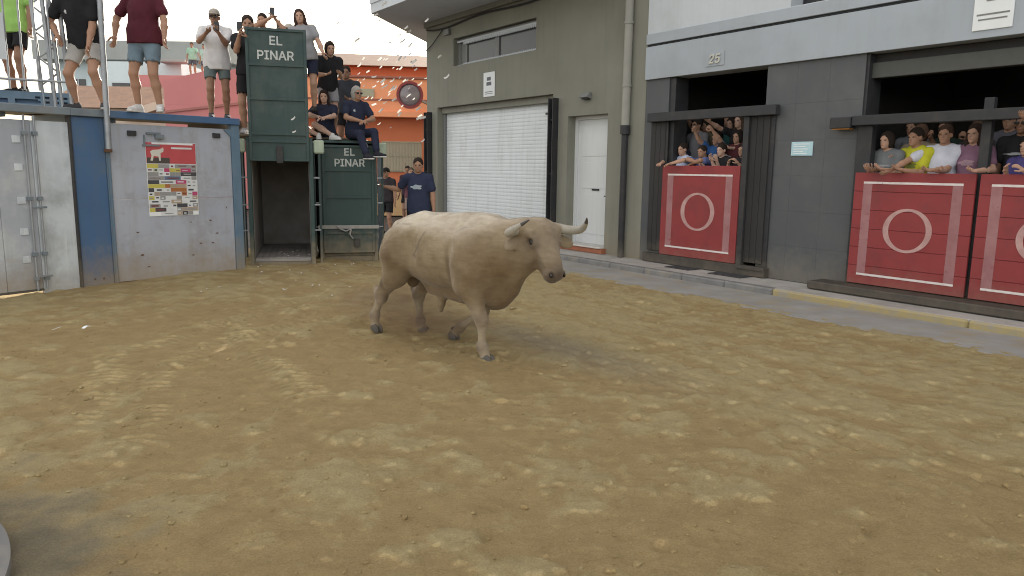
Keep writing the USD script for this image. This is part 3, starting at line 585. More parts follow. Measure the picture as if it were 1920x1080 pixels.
G1 = thing('steel_gate', 'black steel gate frame around the red barrier in the narrower doorway', 'gate')
obj('top_rail', fb(-9.52, -6.90, .03, .14, 2.55, 2.70, .008), 'black_steel', G1)
for q in (-9.16, -7.44, -7.02): obj('post', fb(q - .05, q + .05, .005, .095 if q > -9 and q < -7.1 else .029, .12, 2.549, .004), 'black_steel', G1)
for k in range(3): obj('board', fb(-7.385 + k * .115, -7.275 + k * .115, .0, .05, .30, 2.548, .003), 'black_wood', G1)
for k in range(3): obj('board', fb(-9.50 + k * .115, -9.39 + k * .115, .003, .04, .30, 2.548, .003), 'black_wood', G1)
obj('base_board', fb(-9.52, -6.93, .0, .12, .101, .255, .006), 'black_wood', G1)
obj('base_board', fb(-7.44, -6.93, .121, .135, .20, .24, .003), 'black_steel', G1)
G2 = thing('steel_gate', 'black steel gate frame around the red barriers in the wide doorway', 'gate')
obj('top_rail', fb(-5.70, -.62, .03, .14, 2.34, 2.47, .008), 'black_steel', G2)
obj('rail_end', fb(-6.0, -5.701, .03, .17, 2.31, 2.46, .01), 'black_steel', G2)
plain('rust_orange', (.40, .17, .03), rough=.6)
obj('rail_foot', fb(-5.97, -5.72, .04, .15, 2.295, 2.309), 'rust_orange', G2)
for q, w_ in ((-5.54, .11), (-4.06, .06), (-2.49, .06)): obj('post', fb(q - w_, q + w_ - .01, -.06, .029 if q > -5 else .06, .23, 2.61 if q > -5 and q < -4 else 2.339, .005), 'black_steel', G2)
obj('base_beam', fb(-6.0, -.6, .03, .42, .102, .21, .015), 'black_wood', G2)
obj('base_beam', fb(-5.62, -.6, -.05, .025, .102, .23), 'black_steel', G2)
# ================================================================== barricade on the left
mat('plate_grey', (.37, .395, .45), (.32, .345, .40), scale=1.5, rough=.55, bump=.15, bscale=40, grime=(.22, .20, .19), gscale=2.4, gamt=.55, streak=((.27, .265, .26), .55), chips=((.17, .11, .08), 5., .68), splash=((.27, .21, .13), .6, .7))
mat('plate_silver', (.60, .66, .70), (.46, .51, .55), scale=2.5, rough=.40, metal=.25, bump=.2, bscale=30, grime=(.30, .32, .33), gscale=2., gamt=.6, streak=((.74, .77, .78), .8), chips=((.22, .20, .19), 6., .67), splash=((.27, .21, .13), .35, .4))
mat('plate_lilac', (.36, .39, .43), (.31, .335, .375), scale=1.2, rough=.5, bump=.12, bscale=30, grime=(.52, .54, .54), gscale=1.8, gamt=.6, streak=((.30, .32, .34), .5), chips=((.62, .63, .61), 4., .66), splash=((.27, .21, .13), .6, .7))
mat('blue_steel', (.065, .135, .255), (.05, .105, .205), scale=1.6, rough=.5, bump=.12, bscale=40, grime=(.10, .12, .14), gscale=1.6, gamt=.6, streak=((.10, .13, .17), .6), chips=((.20, .20, .19), 6., .69), splash=((.27, .21, .13), .6, .7))
mat('blue_frame', (.13, .20, .27), (.09, .15, .215), scale=4, rough=.55, bump=.2, bscale=40, grime=(.16, .135, .12), gscale=4, gamt=.6, chips=((.17, .10, .07), 9., .66), splash=((.27, .21, .13), .6, .7))
mat('grey_beam', (.18, .215, .24), (.13, .155, .18), scale=4, rough=.55, bump=.15, bscale=40, grime=(.25, .24, .22), gscale=3, gamt=.5)
mat('pole_steel', (.34, .36, .38), (.24, .255, .27), scale=6, rough=.38, metal=.5, bump=.1, bscale=60)
mat('rust', (.16, .085, .05), (.10, .055, .035), scale=14, rough=.85, bump=.3)
mat('deck_wood', (.20, .16, .115), (.14, .11, .08), scale=4, stretch=(1, .2, 1), rough=.8)
mat('board_white', (.48, .51, .54), (.42, .45, .48), scale=2, rough=.6)
BX = np.array([(-7.55, 7.7), (-6.42, 9.30), (-5.93, 10.08), (-5.67, 10.44), (-4.36, 11.95)])
def seg_frame(i, j=None):
    a, b = BX[i], BX[(i + 1) if j is None else j]; d = b - a
    return frame((a[0], a[1], 0), (d[0], d[1], 0)), float(np.linalg.norm(d))
def lb_(T, a, b, ch=0.): 
    m = bx(a, b, ch); m.apply_transform(T); return m
TOPZ = 2.33
# right hand barricade panel: local x along it, y away from the arena
T4, L4 = seg_frame(3)
B = thing('steel_barricade', 'worn grey steel barricade panel with blue frame carrying the bull poster', 'barricade')
for x0, x1, z0, z1 in ((.055, L4 - .145, .03, 1.205), (.055, L4 - .145, 1.209, 2.26)):
    obj('plate', lb_(T4, (x0, .0, z0), (x1, .035, z1), .003), 'plate_grey', B)
obj('frame_post', lb_(T4, (L4 - .14, -.03, -.03), (L4, .09, TOPZ), .006), 'blue_frame', B)
obj('frame_post', lb_(T4, (0.0, -.02, -.03), (.05, .06, TOPZ), .006), 'blue_frame', B)
gus = trimesh.creation.extrude_polygon(Polygon([(0, 0), (-.12, 0), (0, -.12)]), .02); vv = gus.vertices.copy(); gus.vertices = np.c_[vv[:, 0] + L4 - .142, vv[:, 2] - .026, vv[:, 1] + 2.258]; gus.faces = gus.faces[:, ::-1]; gus.apply_transform(T4)
obj('gusset', gus if gus.volume > 0 else flip(gus), 'blue_frame', B)
for x, z in ((.36, 2.10), (L4 - .38, 2.12)): obj('clip', lb_(T4, (x - .06, -.03, z), (x + .06, -.001, z + .07), .004), 'black_steel', B)
obj('latch', cat(lb_(T4, (.56, -.03, 2.13), (.76, -.001, 2.16)), lb_(T4, (.68, -.05, 2.07), (.80, -.001, 2.128)), lb_(T4, (.52, -.02, 1.99), (.54, -.001, 2.12)), lb_(T4, (.50, -.02, 1.96), (.74, -.001, 1.985))), 'grey_beam', B)
obj('hinge', lb_(T4, (-.03, -.06, 1.86), (.07, -.021, 1.91), .005), 'rust', B)
rr = np.random.RandomState(12); st = []
for _ in range(14):
    x, z = rr.uniform(.1, L4 - .2), rr.choice([rr.uniform(.1, .9), rr.uniform(.2, 2.2)]); w_, h_ = rr.uniform(.008, .03), rr.uniform(.005, .016)
    pts = np.c_[x + w_ * np.cos(np.linspace(0, 6.2, 9)[:-1]) * rr.uniform(.6, 1.2, 8), z + h_ * np.sin(np.linspace(0, 6.2, 9)[:-1]) * rr.uniform(.6, 1.3, 8)]
    m = trimesh.creation.extrude_polygon(Polygon(pts).buffer(0), .004); vv = m.vertices.copy(); m.vertices = np.c_[vv[:, 0], vv[:, 2] - .0045, vv[:, 1]]; m.faces = m.faces[:, ::-1]; m.apply_transform(T4); st.append(m)
obj('rust_spot', cat(st), 'rust', B, kind='stuff')
obj('bottom_sill', lb_(T4, (.05, -.01, -.03), (L4 - .14, .04, .028)), 'rust', B)
# top beam over everything
bm = thing('barricade_beam', 'long blue grey steel beam along the top of the barricade', 'beam')
for i, (a, b) in enumerate(((0, 1), (1, 2), (2, 3), (3, 4))):
    Tq, Lq = seg_frame(a, b); obj('beam_length', lb_(Tq, (.002, -.06, TOPZ + .001), (Lq - .002, .10, TOPZ + .10), .006), 'blue_steel' if i == 3 else 'grey_beam', bm)
# broad blue post
T3, L3 = seg_frame(2)
bp_ = thing('blue_post', 'broad blue sheet steel post between the silver gate and the poster panel', 'post')
obj('sheet', lb_(T3, (.012, -.012, -.03), (L3 - .008, .10, TOPZ), .008), 'blue_steel', bp_)
obj('edge_angle', lb_(T3, (-.012, -.03, -.03), (.010, .10, TOPZ), .003), 'black_steel', bp_)
obj('edge_angle', lb_(T3, (L3 - .007, -.03, -.03), (L3 + .002, .10, TOPZ), .003), 'blue_frame', bp_)
for x in (.16, .28): obj('bolt', lb_(T3, (x, -.02, .1), (x + .02, -.011, .12)), 'rust', bp_)
# silver gate with locking bars
T2, L2 = seg_frame(1); T1, L1 = seg_frame(0)
g_ = thing('silver_gate', 'scratched silver steel gate with long vertical locking bars', 'gate')
obj('leaf', lb_(T2, (.43, .0, -.02), (L2 - .025, .045, 2.24), .004), 'plate_silver', g_)
obj('leaf', lb_(T2, (.0, .004, .06), (.425, .05, 2.24), .004), 'plate_lilac', g_)
obj('leaf', lb_(T1, (0, .004, .06), (L1 - .004, .05, 2.24), .004), 'plate_lilac', g_)
for x in (.34, .46):
    bar_ = obj('locking_bar', tube([(T2 @ np.array([x, -.035, z, 1]))[:3] for z in (.05, 2.30)], .014, 8), 'pole_steel', g_, smooth=40)
    for z in (.18, .5, 1.22, 2.05): obj('bracket', lb_(T2, (x - .03, -.055, z), (x + .03, -.001, z + .05), .004), 'grey_beam', bar_)
for z in (.22, 1.12): obj('handle', lb_(T2, (.35, -.07, z), (.52, -.05, z + .025), .004), 'grey_beam', g_)
for z in (.42, .78, 1.18, 1.6, 1.95): obj('bolt_plate', lb_(T2, (.20, -.006, z), (.30, .003, z + .09), .003), 'plate_silver', g_)
obj('lower_edge', lb_(T2, (0, -.012, .035), (.425, .05, .059)), 'black_steel', g_)
obj('lower_edge', lb_(T1, (0, -.012, .035), (L1, .05, .059)), 'black_steel', g_)
# poster
po = thing('bull_poster', 'red bull festival poster with a grid of small adverts on the barricade', 'poster')
pw0, pw1, pz0, pz1 = .54, 1.28, .95, 2.02
obj('sheet', lb_(T4, (pw0, -.006, pz0), (pw1, -.002, pz1)), 'sign_white', po)
plain('poster_red', (.46, .075, .085), rough=.5); plain('poster_dark', (.07, .06, .055)); plain('poster_pale', (.60, .58, .52))
PC = {'white': (.62, .64, .65), 'dark': (.06, .06, .065), 'grey': (.28, .28, .28), 'yellow': (.50, .45, .10), 'orange': (.36, .14, .05), 'blue': (.12, .17, .26), 'maroon': (.16, .06, .06), 'tan': (.38, .30, .22), 'pinkred': (.42, .06, .15), 'palegreen': (.48, .52, .42)}
for k_, c_ in PC.items(): plain('print_' + k_, c_, rough=.5)
obj('red_heading', lb_(T4, (pw0 + .004, -.0075, 1.715), (pw1 - .004, -.0061, 1.992)), 'poster_red', po)
obj('heading_corner', cat(lb_(T4, (pw0 + .002, -.0075, 1.993), (pw0 + .09, -.0061, 2.018)), lb_(T4, (pw1 - .04, -.0075, 1.993), (pw1 - .002, -.0061, 2.015))), 'poster_red', po)
obj('heading_strip', lb_(T4, (pw0 + .37, -.0085, 1.93), (pw1 - .06, -.0076, 1.955)), 'print_white', po)
obj('heading_shade', lb_(T4, (pw0 + .01, -.0085, 1.717), (pw0 + .34, -.0076, 1.80)), 'poster_dark', po)
# plain side view of a standing bull as the printed picture
bpic = [(.05, .02), (.07, .10), (.05, .15), (.09, .175), (.16, .18), (.20, .19), (.24, .215), (.25, .18), (.24, .15), (.20, .13), (.20, .02), (.175, .02), (.17, .08), (.10, .09), (.085, .02)]
m = trimesh.creation.extrude_polygon(Polygon(bpic), .0008); vv = m.vertices.copy(); m.vertices = np.c_[vv[:, 0] + pw0 + .01, vv[:, 2] - .0096, vv[:, 1] + 1.735]; m.faces = m.faces[:, ::-1]; m.apply_transform(T4)
obj('printed_bull', m, 'poster_pale', po)
rr = np.random.RandomState(5); kinds = ['white'] * 9 + ['dark'] * 4 + ['grey'] * 4 + ['yellow', 'orange', 'blue', 'maroon', 'tan', 'tan', 'pinkred', 'palegreen', 'white']
cols, rows_ = 9, 13; cw, chh = (pw1 - pw0 - .012) / cols, (1.71 - pz0 - .006) / rows_
for r in range(rows_):
    c = 0
    while c < cols:
        w_ = int(rr.choice([1, 1, 1, 2, 2, 3])); w_ = min(w_, cols - c)
        k_ = rr.choice(kinds); x0 = pw0 + .006 + c * cw; z0 = pz0 + .004 + r * chh
        if not (r == 0 and c in (0, 8)):
            a_ = obj('advert', lb_(T4, (x0 + .001, -.0075, z0 + .001), (x0 + w_ * cw - .001, -.0061, z0 + chh - .001)), 'print_' + k_, po)
            if rr.rand() < .65:
                k2 = 'dark' if k_ in ('white', 'yellow', 'palegreen', 'tan') and rr.rand() < .5 else rr.choice(['grey', 'white', 'maroon', 'grey']); i0 = rr.uniform(.1, .3)
                obj('advert_print', lb_(T4, (x0 + w_ * cw * i0, -.0083, z0 + chh * rr.uniform(.25, .45)), (x0 + w_ * cw * rr.uniform(.6, .9), -.0076, z0 + chh * rr.uniform(.55, .75))), 'print_' + k2, a_)
        c += w_
# steel pole in front of the beam, and the deck people stand on
obj('scaffold_pole', tube([(-5.545, 10.30, 1.9), (-5.50, 10.30, 6.2)], .036, 12), 'pole_steel', smooth=40, label='grey scaffold pole rising past the barricade between the two standing men', cat='pole')
for i, (a, b) in enumerate(((1, 2), (2, 3), (3, 4))):
    Tq, Lq = seg_frame(a, b)
    D_ = thing('deck', ['plank deck on the barricade under the railing', 'plank deck on the barricade under the man in pale shorts', 'plank deck behind the poster panel beam'][i], 'deck')
    for k in range(6): obj('plank', lb_(Tq, (-.1, .11 + k * .21, TOPZ + .04), (Lq + .1, .31 + k * .21, TOPZ + .075), .004), 'deck_wood', D_)
    obj('bearer', lb_(Tq, (.1, .1, TOPZ - .06), (.2, 1.4, TOPZ + .038)), 'grey_beam', D_)
    for x in (.12,): obj('leg', lb_(Tq, (x, 1.30, -.05), (x + .07, 1.37, TOPZ - .062)), 'grey_beam', D_)
# stand at the far left: blue pressed steel beam, railing, lattice posts
st_ = thing('viewing_stand', 'blue steel viewing stand with grey bar railing at the far left', 'viewing stand')
SA, SB = np.array([-7.6, 9.6, 0.]), np.array([-6.10, 10.42, 0.]); TS = frame((SA[0], SA[1], 0), SB - SA); LS = float(np.linalg.norm(SB - SA))
hol = sbox(0, 0, LS, .20)
for x in np.arange(.06, LS - .5, .34): hol = hol.difference(sbox(x, .045, x + .26, .10))
for x in np.arange(LS - .40, LS - .03, .105):
    for z in (.05, .11): hol = hol.difference(sbox(x, z, x + .06, z + .03))
m = trimesh.creation.extrude_polygon(hol, .05); vv = m.vertices.copy(); m.vertices = np.c_[vv[:, 0], vv[:, 2], vv[:, 1] + TOPZ + .115]; m.faces = m.faces[:, ::-1]; m.apply_transform(TS); obj('pressed_beam', m if m.volume > 0 else flip(m), 'blue_frame', st_)
obj('beam_back', lb_(TS, (0, .06, TOPZ + .115), (LS, .09, TOPZ + .31)), 'blue_steel', st_)
obj('rail', tube([(TS @ np.array([x, -.05, 2.79, 1]))[:3] for x in (0, LS)], .016), 'pole_steel', st_)
obj('rail', tube([(TS @ np.array([x, -.05, 3.95, 1]))[:3] for x in (0, LS)], .018), 'pole_steel', st_)
for k in range(10): obj('railing_bar', tube([(TS @ np.array([.05 + k * .165, -.05 + .01 * (k % 3), z, 1]))[:3] for z in (2.66, 4.2)], .013), 'pole_steel', st_)
for x, r_ in ((LS - .30, .022), (LS - .17, .030), (LS - .09, .026), (LS + .02, .032)): obj('stand_post', tube([(TS @ np.array([x + dx, .02, z, 1]))[:3] for z, dx in ((2.44, .0), (6.2, -.16))], r_), 'pole_steel', st_)
for k in range(9): obj('lattice_brace', tube([(TS @ np.array([LS - .30 + (.2 if k % 2 else 0) - .012 * k, .02, 2.75 + k * .17, 1]))[:3], (TS @ np.array([LS - .30 + (0 if k % 2 else .2) - .012 * k, .02, 2.92 + k * .17, 1]))[:3]], .012), 'pole_steel', st_)
for k in range(7): obj('plank', lb_(TS, (-.2, .09 + k * .2, TOPZ + .27), (LS, .28 + k * .2, TOPZ + .31), .004), 'deck_wood', st_)
obj('sheet_board', lb_(frame((-6.86, 9.90, 0), SB - SA), (-.3, -.01, 3.03), (.245, .0, 3.62)), 'board_white', label='plain pale grey board hung on the railing of the viewing stand', cat='board')

# ================================================================== green transport crates
mat('crate_green', (.032, .064, .062), (.024, .050, .049), scale=1.4, rough=.5, bump=.15, bscale=40, grime=(.075, .095, .085), gscale=1.8, gamt=.6, streak=((.065, .085, .078), .5), chips=((.14, .15, .13), 6., .69), splash=((.27, .21, .13), .6, .7))
mat('crate_dark', (.030, .052, .050), (.022, .038, .038), scale=3, rough=.6, bump=.15, bscale=40, splash=((.27, .21, .13), .6, .7))
mat('crate_inside', (.30, .28, .26), (.20, .19, .18), scale=2.5, rough=.8, bump=.2, bscale=30, grime=(.16, .14, .11), gscale=2, gamt=.6)
mat('crate_pale', (.40, .47, .37), (.30, .36, .28), scale=7, rough=.7, bump=.3, bscale=50)  # pale tone paints sunlight onto the crate corner blocks
mat('strap_cloth', (.34, .33, .31), (.26, .255, .24), scale=12, rough=.9, bump=.3)
mat('stencil', (.55, .58, .56), (.40, .43, .42), scale=16, rough=.7, chips=((.05, .08, .077), 16., .60))
def stencil(txt, hgt, x, y, z, Tm, parent):
    m = meshkit.text_mesh(txt, hgt, .003, bold=True); vv = m.vertices - [(m.vertices[:, 0].min() + m.vertices[:, 0].max()) / 2, 0, 0]
    m = trimesh.Trimesh(np.c_[x + vv[:, 0], y - vv[:, 2], z + vv[:, 1]], m.faces, process=False); m.apply_transform(Tm); obj('lettering', m if m.volume > 0 else flip(m), 'stencil', parent)
def crate(origin, dirx, lb, width, open_):
    T = frame(origin, dirx); C = thing('bull_crate', lb, 'transport crate'); L = 2.5; H = 2.12; w = width
    q = lambda a, b, ch=.004: lb_(T, a, b, ch)
    obj('floor', q((.07, .02, .10), (w - .07, L, .15)), 'crate_inside' if open_ else 'crate_dark', C)
    obj('skid', cat(q((.0, .0, -.04), (.10, L, .099)), q((w - .10, .0, -.04), (w, L, .099)), q((.102, -.01, .0), (w - .102, .08, .097))), 'crate_dark', C)
    for x in (.0, w - .065):
        s = obj('side', q((x + .012, .08, .10), (x + .053, L, H)), 'crate_green', C)
        for y in (.6, 1.2, 1.8): obj('rib', q((x - (.03 if x < .5 else -.066), y, .10), (x + (.011 if x < .5 else .096), y + .06, H)), 'crate_dark', s)
        obj('front_post', q((x, -.02, .0), (x + .065, .078, H)), 'crate_green', C)
    obj('roof', q((.0, .0, H + .001), (w, L, H + .05)), 'crate_green', C)
    obj('back', q((.07, L - .05, .15), (w - .07, L, H)), 'crate_inside', C)
    z0 = 1.78 if open_ else .16; hh = 2.12 if open_ else 1.92; yd = -.03
    D = obj('guillotine_door', q((.055, yd, z0), (w - .055, yd + .05, z0 + hh)), 'crate_green', C)
    bars = (.0, .30, .42, .98, 1.52, hh - .05) if open_ else (.0, .34, .98, 1.46, hh - .04)
    for b_ in bars: obj('door_rib', q((.075, yd - .022, z0 + b_ + .003), (w - .075, yd - .001, z0 + b_ + .045), .003), 'crate_green', D)
    for x in (.057, w - .057 - .045): obj('door_edge', q((x, yd - .024, z0 + .004), (x + .045, yd - .001, z0 + hh)), 'crate_green', D)
    if open_:
        obj('latch', q((w / 2 - .05, yd - .06, z0 - .03), (w / 2 + .05, yd - .025, z0 + .26)), 'black_steel', D)
        stencil('EL', .135, w * .50, yd - .0015, z0 + 1.86, T, D); stencil('PINAR', .135, w * .49, yd - .0015, z0 + 1.63, T, D)
        obj('inner_lining', cat(q((.066, .08, .152), (.075, L - .06, H)), q((w - .078, .08, .152), (w - .068, L - .06, H))), 'crate_inside', C)
        obj('inner_roof', q((.08, .08, H - .02), (w - .08, L - .06, H)), 'crate_inside', C)
        for k in range(9): obj('floor_board', q((.085 + k * .102, .03, .152), (.183 + k * .102, L - .06, .165), .003), 'crate_inside', C)
    else:
        stencil('EL', .125, w * .53, yd - .0015, z0 + 1.745, T, D); stencil('PINAR', .125, w * .53, yd - .0015, z0 + 1.555, T, D)
        obj('tow_eye', q((w * .58, yd - .05, .27), (w * .67, yd - .002, .42)), 'black_steel', D)
        obj('strap', q((-.035, yd - .034, .60), (w + .02, yd - .026, .665), .002), 'strap_cloth', C)
        k_ = np.array([(w * .28, yd - .04, .66), (w * .34, yd - .055, .60), (w * .44, yd - .06, .56), (w * .52, yd - .05, .60), (w * .50, yd - .06, .50), (w * .56, yd - .05, .42)])
        obj('strap_knot', cat(*[bar((T @ np.r_[a, 1])[:3], (T @ np.r_[b, 1])[:3], .055, .02, (0, 0, 1), .004) for a, b in zip(k_[:-1], k_[1:])]), 'strap_cloth', C)
        cst = trimesh.creation.cylinder(.085, .05, sections=20); cst.apply_transform(trimesh.transformations.rotation_matrix(math.pi / 2, (0, 1, 0))); cst.apply_translation((w - .12, .12, .045)); cst.apply_transform(T)
        obj('castor_wheel', cst, 'black_steel', C)
        obj('castor_fork', q((w - .17, .07, .05), (w - .148, .17, .13)), 'crate_dark', C)
    for s in (-1, 1):                                              # ladder rungs and gap frame beside the door
        x = -.10 if s < 0 else w + .10
        obj('side_frame', q((x - .02, .02, .0), (x + .02, .06, 2.0)), 'crate_dark', C)
        for z in (.62, 1.05, 1.50): obj('rung', q((min(x, w / 2 + s * w / 2), .0, z), (max(x, w / 2 + s * w / 2), .018, z + .022), .003), 'pole_steel', C)
        obj('corner_block', q((x - .085, -.01, 1.92), (x + .085, .16, 2.14), .02), 'crate_pale', C)
    return T, C
TC1, C1 = crate((-4.40, 12.36, 0), (1, .27, 0), 'tall green crate with its door raised open, marked EL PINAR', 1.06, True)
TC2, C2 = crate((-3.46, 13.30, 0), (1.06, .30, 0), 'closed green crate with a grey strap, marked EL PINAR', 1.02, False)
# ================================================================== houses, street and mirror behind
mat('orange_wall', (.90, .38, .20), (.84, .33, .17), scale=.7, rough=.85, bump=.15)  # colour brightened to stand in for sunlight on the parapet
mat('orange_dark', (.66, .205, .10), (.60, .18, .085), scale=.8, rough=.85)
mat('orange_trim', (.33, .13, .09), (.28, .11, .08), scale=1, rough=.8)
mat('pink_wall', (.56, .225, .22), (.50, .20, .20), scale=.5, rough=.85)
mat('pink_trim', (.38, .17, .15), rough=.85)
mat('roof_tiles', (.30, .19, .13), (.22, .14, .10), scale=3, rough=.85)
mat('pale_blue_wall', (.62, .72, .74), (.52, .61, .64), scale=.35, rough=.85, grime=(.42, .47, .48), gscale=.4, gamt=.5)
mat('grey_eave', (.34, .36, .35), (.28, .30, .29), scale=.6, rough=.85)
mat('peach_wall', (.62, .42, .22), (.52, .34, .17), scale=1, rough=.85)
mat('cream_wall', (.58, .50, .40), (.5, .43, .34), scale=1, rough=.85)
mat('grille', (.46, .43, .30), (.36, .34, .25), scale=3, rough=.7)
mat('hill_green', (.16, .17, .12), (.10, .115, .075), scale=.12, rough=.9)
H1 = thing('orange_house', 'orange house with a banded parapet across the street end', 'house')
TO = frame((-8.6, 26.2, 0), (1, .12, 0))
def lo(a, b, ch=0.): return lb_(TO, a, b, ch)
obj('wall', lo((0, 0, 0), (8.2, 6, 3.42)), 'orange_dark', H1)
obj('lower_wall', lo((2.75, -.03, 0), (8.2, -.001, 1.05)), 'peach_wall', H1)
obj('balcony_band', lo((-.1, -.55, 3.43), (8.3, 6, 3.62), .01), 'orange_wall', H1)
obj('parapet', lo((-.1, -.45, 3.621), (8.3, 0, 4.72), .01), 'orange_wall', H1)
obj('band_line', lo((-.1, -.475, 3.98), (8.3, -.451, 4.04)), 'orange_trim', H1)
obj('parapet_coping', lo((-.15, -.52, 4.721), (8.35, .05, 4.80), .01), 'orange_trim', H1)
obj('upper_storey', lo((1.4, 1.6, 3.63), (8.2, 6, 5.35)), 'orange_dark', H1)
pr = Polygon([(0, 0), (5.2, 0), (2.6, .75)]); m = trimesh.creation.extrude_polygon(pr, 7.2); vv = m.vertices.copy(); m.vertices = np.c_[vv[:, 2] + 1.2, vv[:, 0] + 1.2, vv[:, 1] + 5.36]; m.apply_transform(TO); obj('roof', m if m.volume > 0 else flip(m), 'roof_tiles', H1)
obj('plaque', lo((3.15, -.49, 4.10), (3.75, -.476, 4.36)), 'grille', H1)
for x0, z0, x1, z1 in ((3.95, 1.55, 5.35, 2.62),):
    w_ = obj('window', lo((x0, -.012, z0), (x1, -.001, z1)), 'cream_wall', H1)
    for k in range(13): obj('grille_bar', lo((x0 + .03 + k * .107, -.06, z0), (x0 + .055 + k * .107, -.035, z1)), 'grille', w_)
    for z in (z0 + .02, (z0 + z1) / 2, z1 - .05): obj('grille_rail', lo((x0, -.034, z), (x1, -.013, z + .03)), 'grille', w_)
H2 = thing('pink_house', 'pink house with low walled roof terrace behind the barricade', 'house')
TP = frame((-13.55, 29.4, 0), (1, .10, 0))
def lp(a, b, ch=0.): return lb_(TP, a, b, ch)
obj('wall', lp((0, 0, 0), (6.2, 5, 4.0)), 'pink_wall', H2)
par = trimesh.creation.extrude_polygon(Polygon([(0, 0), (4.6, 0), (4.6, 1.72), (2.6, 1.38), (2.0, 1.40), (.0, .9)]), .3); vv = par.vertices.copy(); par.vertices = np.c_[vv[:, 0], vv[:, 2] - .002, vv[:, 1] + 4.001]; par.apply_transform(TP); obj('parapet', par if par.volume > 0 else flip(par), 'pink_wall', H2)
obj('sloping_trim', bar((TP @ np.array([0, -.03, 3.72, 1]))[:3], (TP @ np.array([4.7, -.03, 4.35, 1]))[:3], .05, .09), 'pink_trim', H2)
obj('rear_block', lp((2.2, 1.2, 4.0), (6.2, 5, 4.9)), 'pink_wall', H2)
H3 = thing('pale_blue_block', 'pale blue flat roofed block with grey eave far behind', 'building')
TB = frame((-36, 60, 0), (1, -.02, 0))
def lw(a, b, ch=0.): return lb_(TB, a, b, ch)
obj('wall', lw((0, 0, 0), (13.2, 9, 9.6)), 'pale_blue_wall', H3)
obj('eave', lw((-1, -1.2, 9.601), (13.9, 10, 11.0)), 'grey_eave', H3)
for x in (1.2, 4.0, 6.7, 8.1):
    w_ = obj('window', lw((x, -.06, 6.75), (x + 1.1, -.001, 8.25)), 'pane_dark', H3); obj('mullion', lw((x + .5, -.1, 6.75), (x + .58, -.061, 8.25)), 'board_white', w_)
obj('downpipe', lw((9.3, -.15, 0), (9.42, -.001, 9.6)), 'board_white', H3)
H4 = thing('white_house', 'white house with flat corner canopy left of the pink house', 'house')
TW = frame((-21.5, 40, 0), (1, .03, 0))
def lh(a, b, ch=0.): return lb_(TW, a, b, ch)
obj('wall', lh((0, 0, 0), (4.0, 5, 7.0)), 'pale_blue_wall', H4); obj('canopy', lh((3.2, -1, 6.9) , (4.6, -.002, 7.02)), 'grey_eave', H4)
for x in (.4, 1.5, 2.6): obj('window', lh((x, -.05, 4.9), (x + .9, -.001, 5.9)), 'pane_dark', H4)
H5 = thing('tiled_roof_house', 'low cream house with brown tiled roof seen between legs', 'house')
TH = frame((-20, 33, 0), (1, .05, 0))
def lt(a, b, ch=0.): return lb_(TH, a, b, ch)
obj('wall', lt((0, 0, 0), (6.3, 4, 4.1)), 'cream_wall', H5)
pr = Polygon([(-.3, 0), (4.6, 0), (2.2, 1.15)]); m = trimesh.creation.extrude_polygon(pr, 6.8); vv = m.vertices.copy(); m.vertices = np.c_[vv[:, 2] - .3, vv[:, 0], vv[:, 1] + 4.101]; m.apply_transform(TH); obj('roof', m if m.volume > 0 else flip(m), 'roof_tiles', H5)
obj('window', lt((1.6, -.04, 2.9), (2.3, -.001, 3.9)), 'pane_dark', H5)
obj('sloping_verge', bar((TH @ np.array([3.1, -.4, 3.75, 1]))[:3], (TH @ np.array([6.6, -.4, 4.9, 1]))[:3], .12, .32), 'cream_wall', H5)
# far ridge of roofs and trees at the end of the street
X_ = np.linspace(-30, 10, 80); ridge = 9.6 + 1.0 * meshkit.fbm(np.c_[X_ * .35, X_ * 0, X_ * 0], 4, 2) + .7 * meshkit.noise(np.c_[X_ * 1.5, X_ * 0, X_ * 0], 5)
Vv = []; 
for y, k in ((58, 0.), (64, 1.), (90, .9)):
    for x, z in zip(X_, ridge): Vv.append((x + 12, y + 10, -1 if k == 0 else z * k + .3 * math.sin(x * 3 + y)))
Fv = [];
for r in range(2):
    for c in range(79): a = r * 80 + c; Fv += [[a, a + 1, a + 81], [a, a + 81, a + 80]]
obj('hill', trimesh.Trimesh(Vv, Fv, process=False), 'hill_green', smooth=True, kind='structure')
# convex traffic mirror
mm_ = thing('traffic_mirror', 'round convex traffic mirror with a red hood at the street end', 'mirror')
plain('mirror_red', (.27, .045, .05), rough=.4); mat('mirror_glass', (.24, .20, .21), (.16, .14, .15), scale=3, rough=.12, spec=.8)
MC = np.array([-3.30, 24.0, 3.97]); MT = frame(MC, (1, .12, 0))
rg = trimesh.creation.annulus(.34, .42, .16, sections=40); rg.apply_transform(trimesh.transformations.rotation_matrix(math.pi / 2, (1, 0, 0))); rg.apply_transform(MT); obj('hood', rg, 'mirror_red', mm_, smooth=40)
gl = trimesh.creation.icosphere(3, 1.0); gl.apply_scale((.345, .10, .345)); gl.apply_transform(MT); obj('glass', gl, 'mirror_glass', mm_, smooth=True)
obj('bracket', bar(MC + [0, .12, 0], MC + [.35, 2.2, -.1], .06), 'grey_eave', mm_)
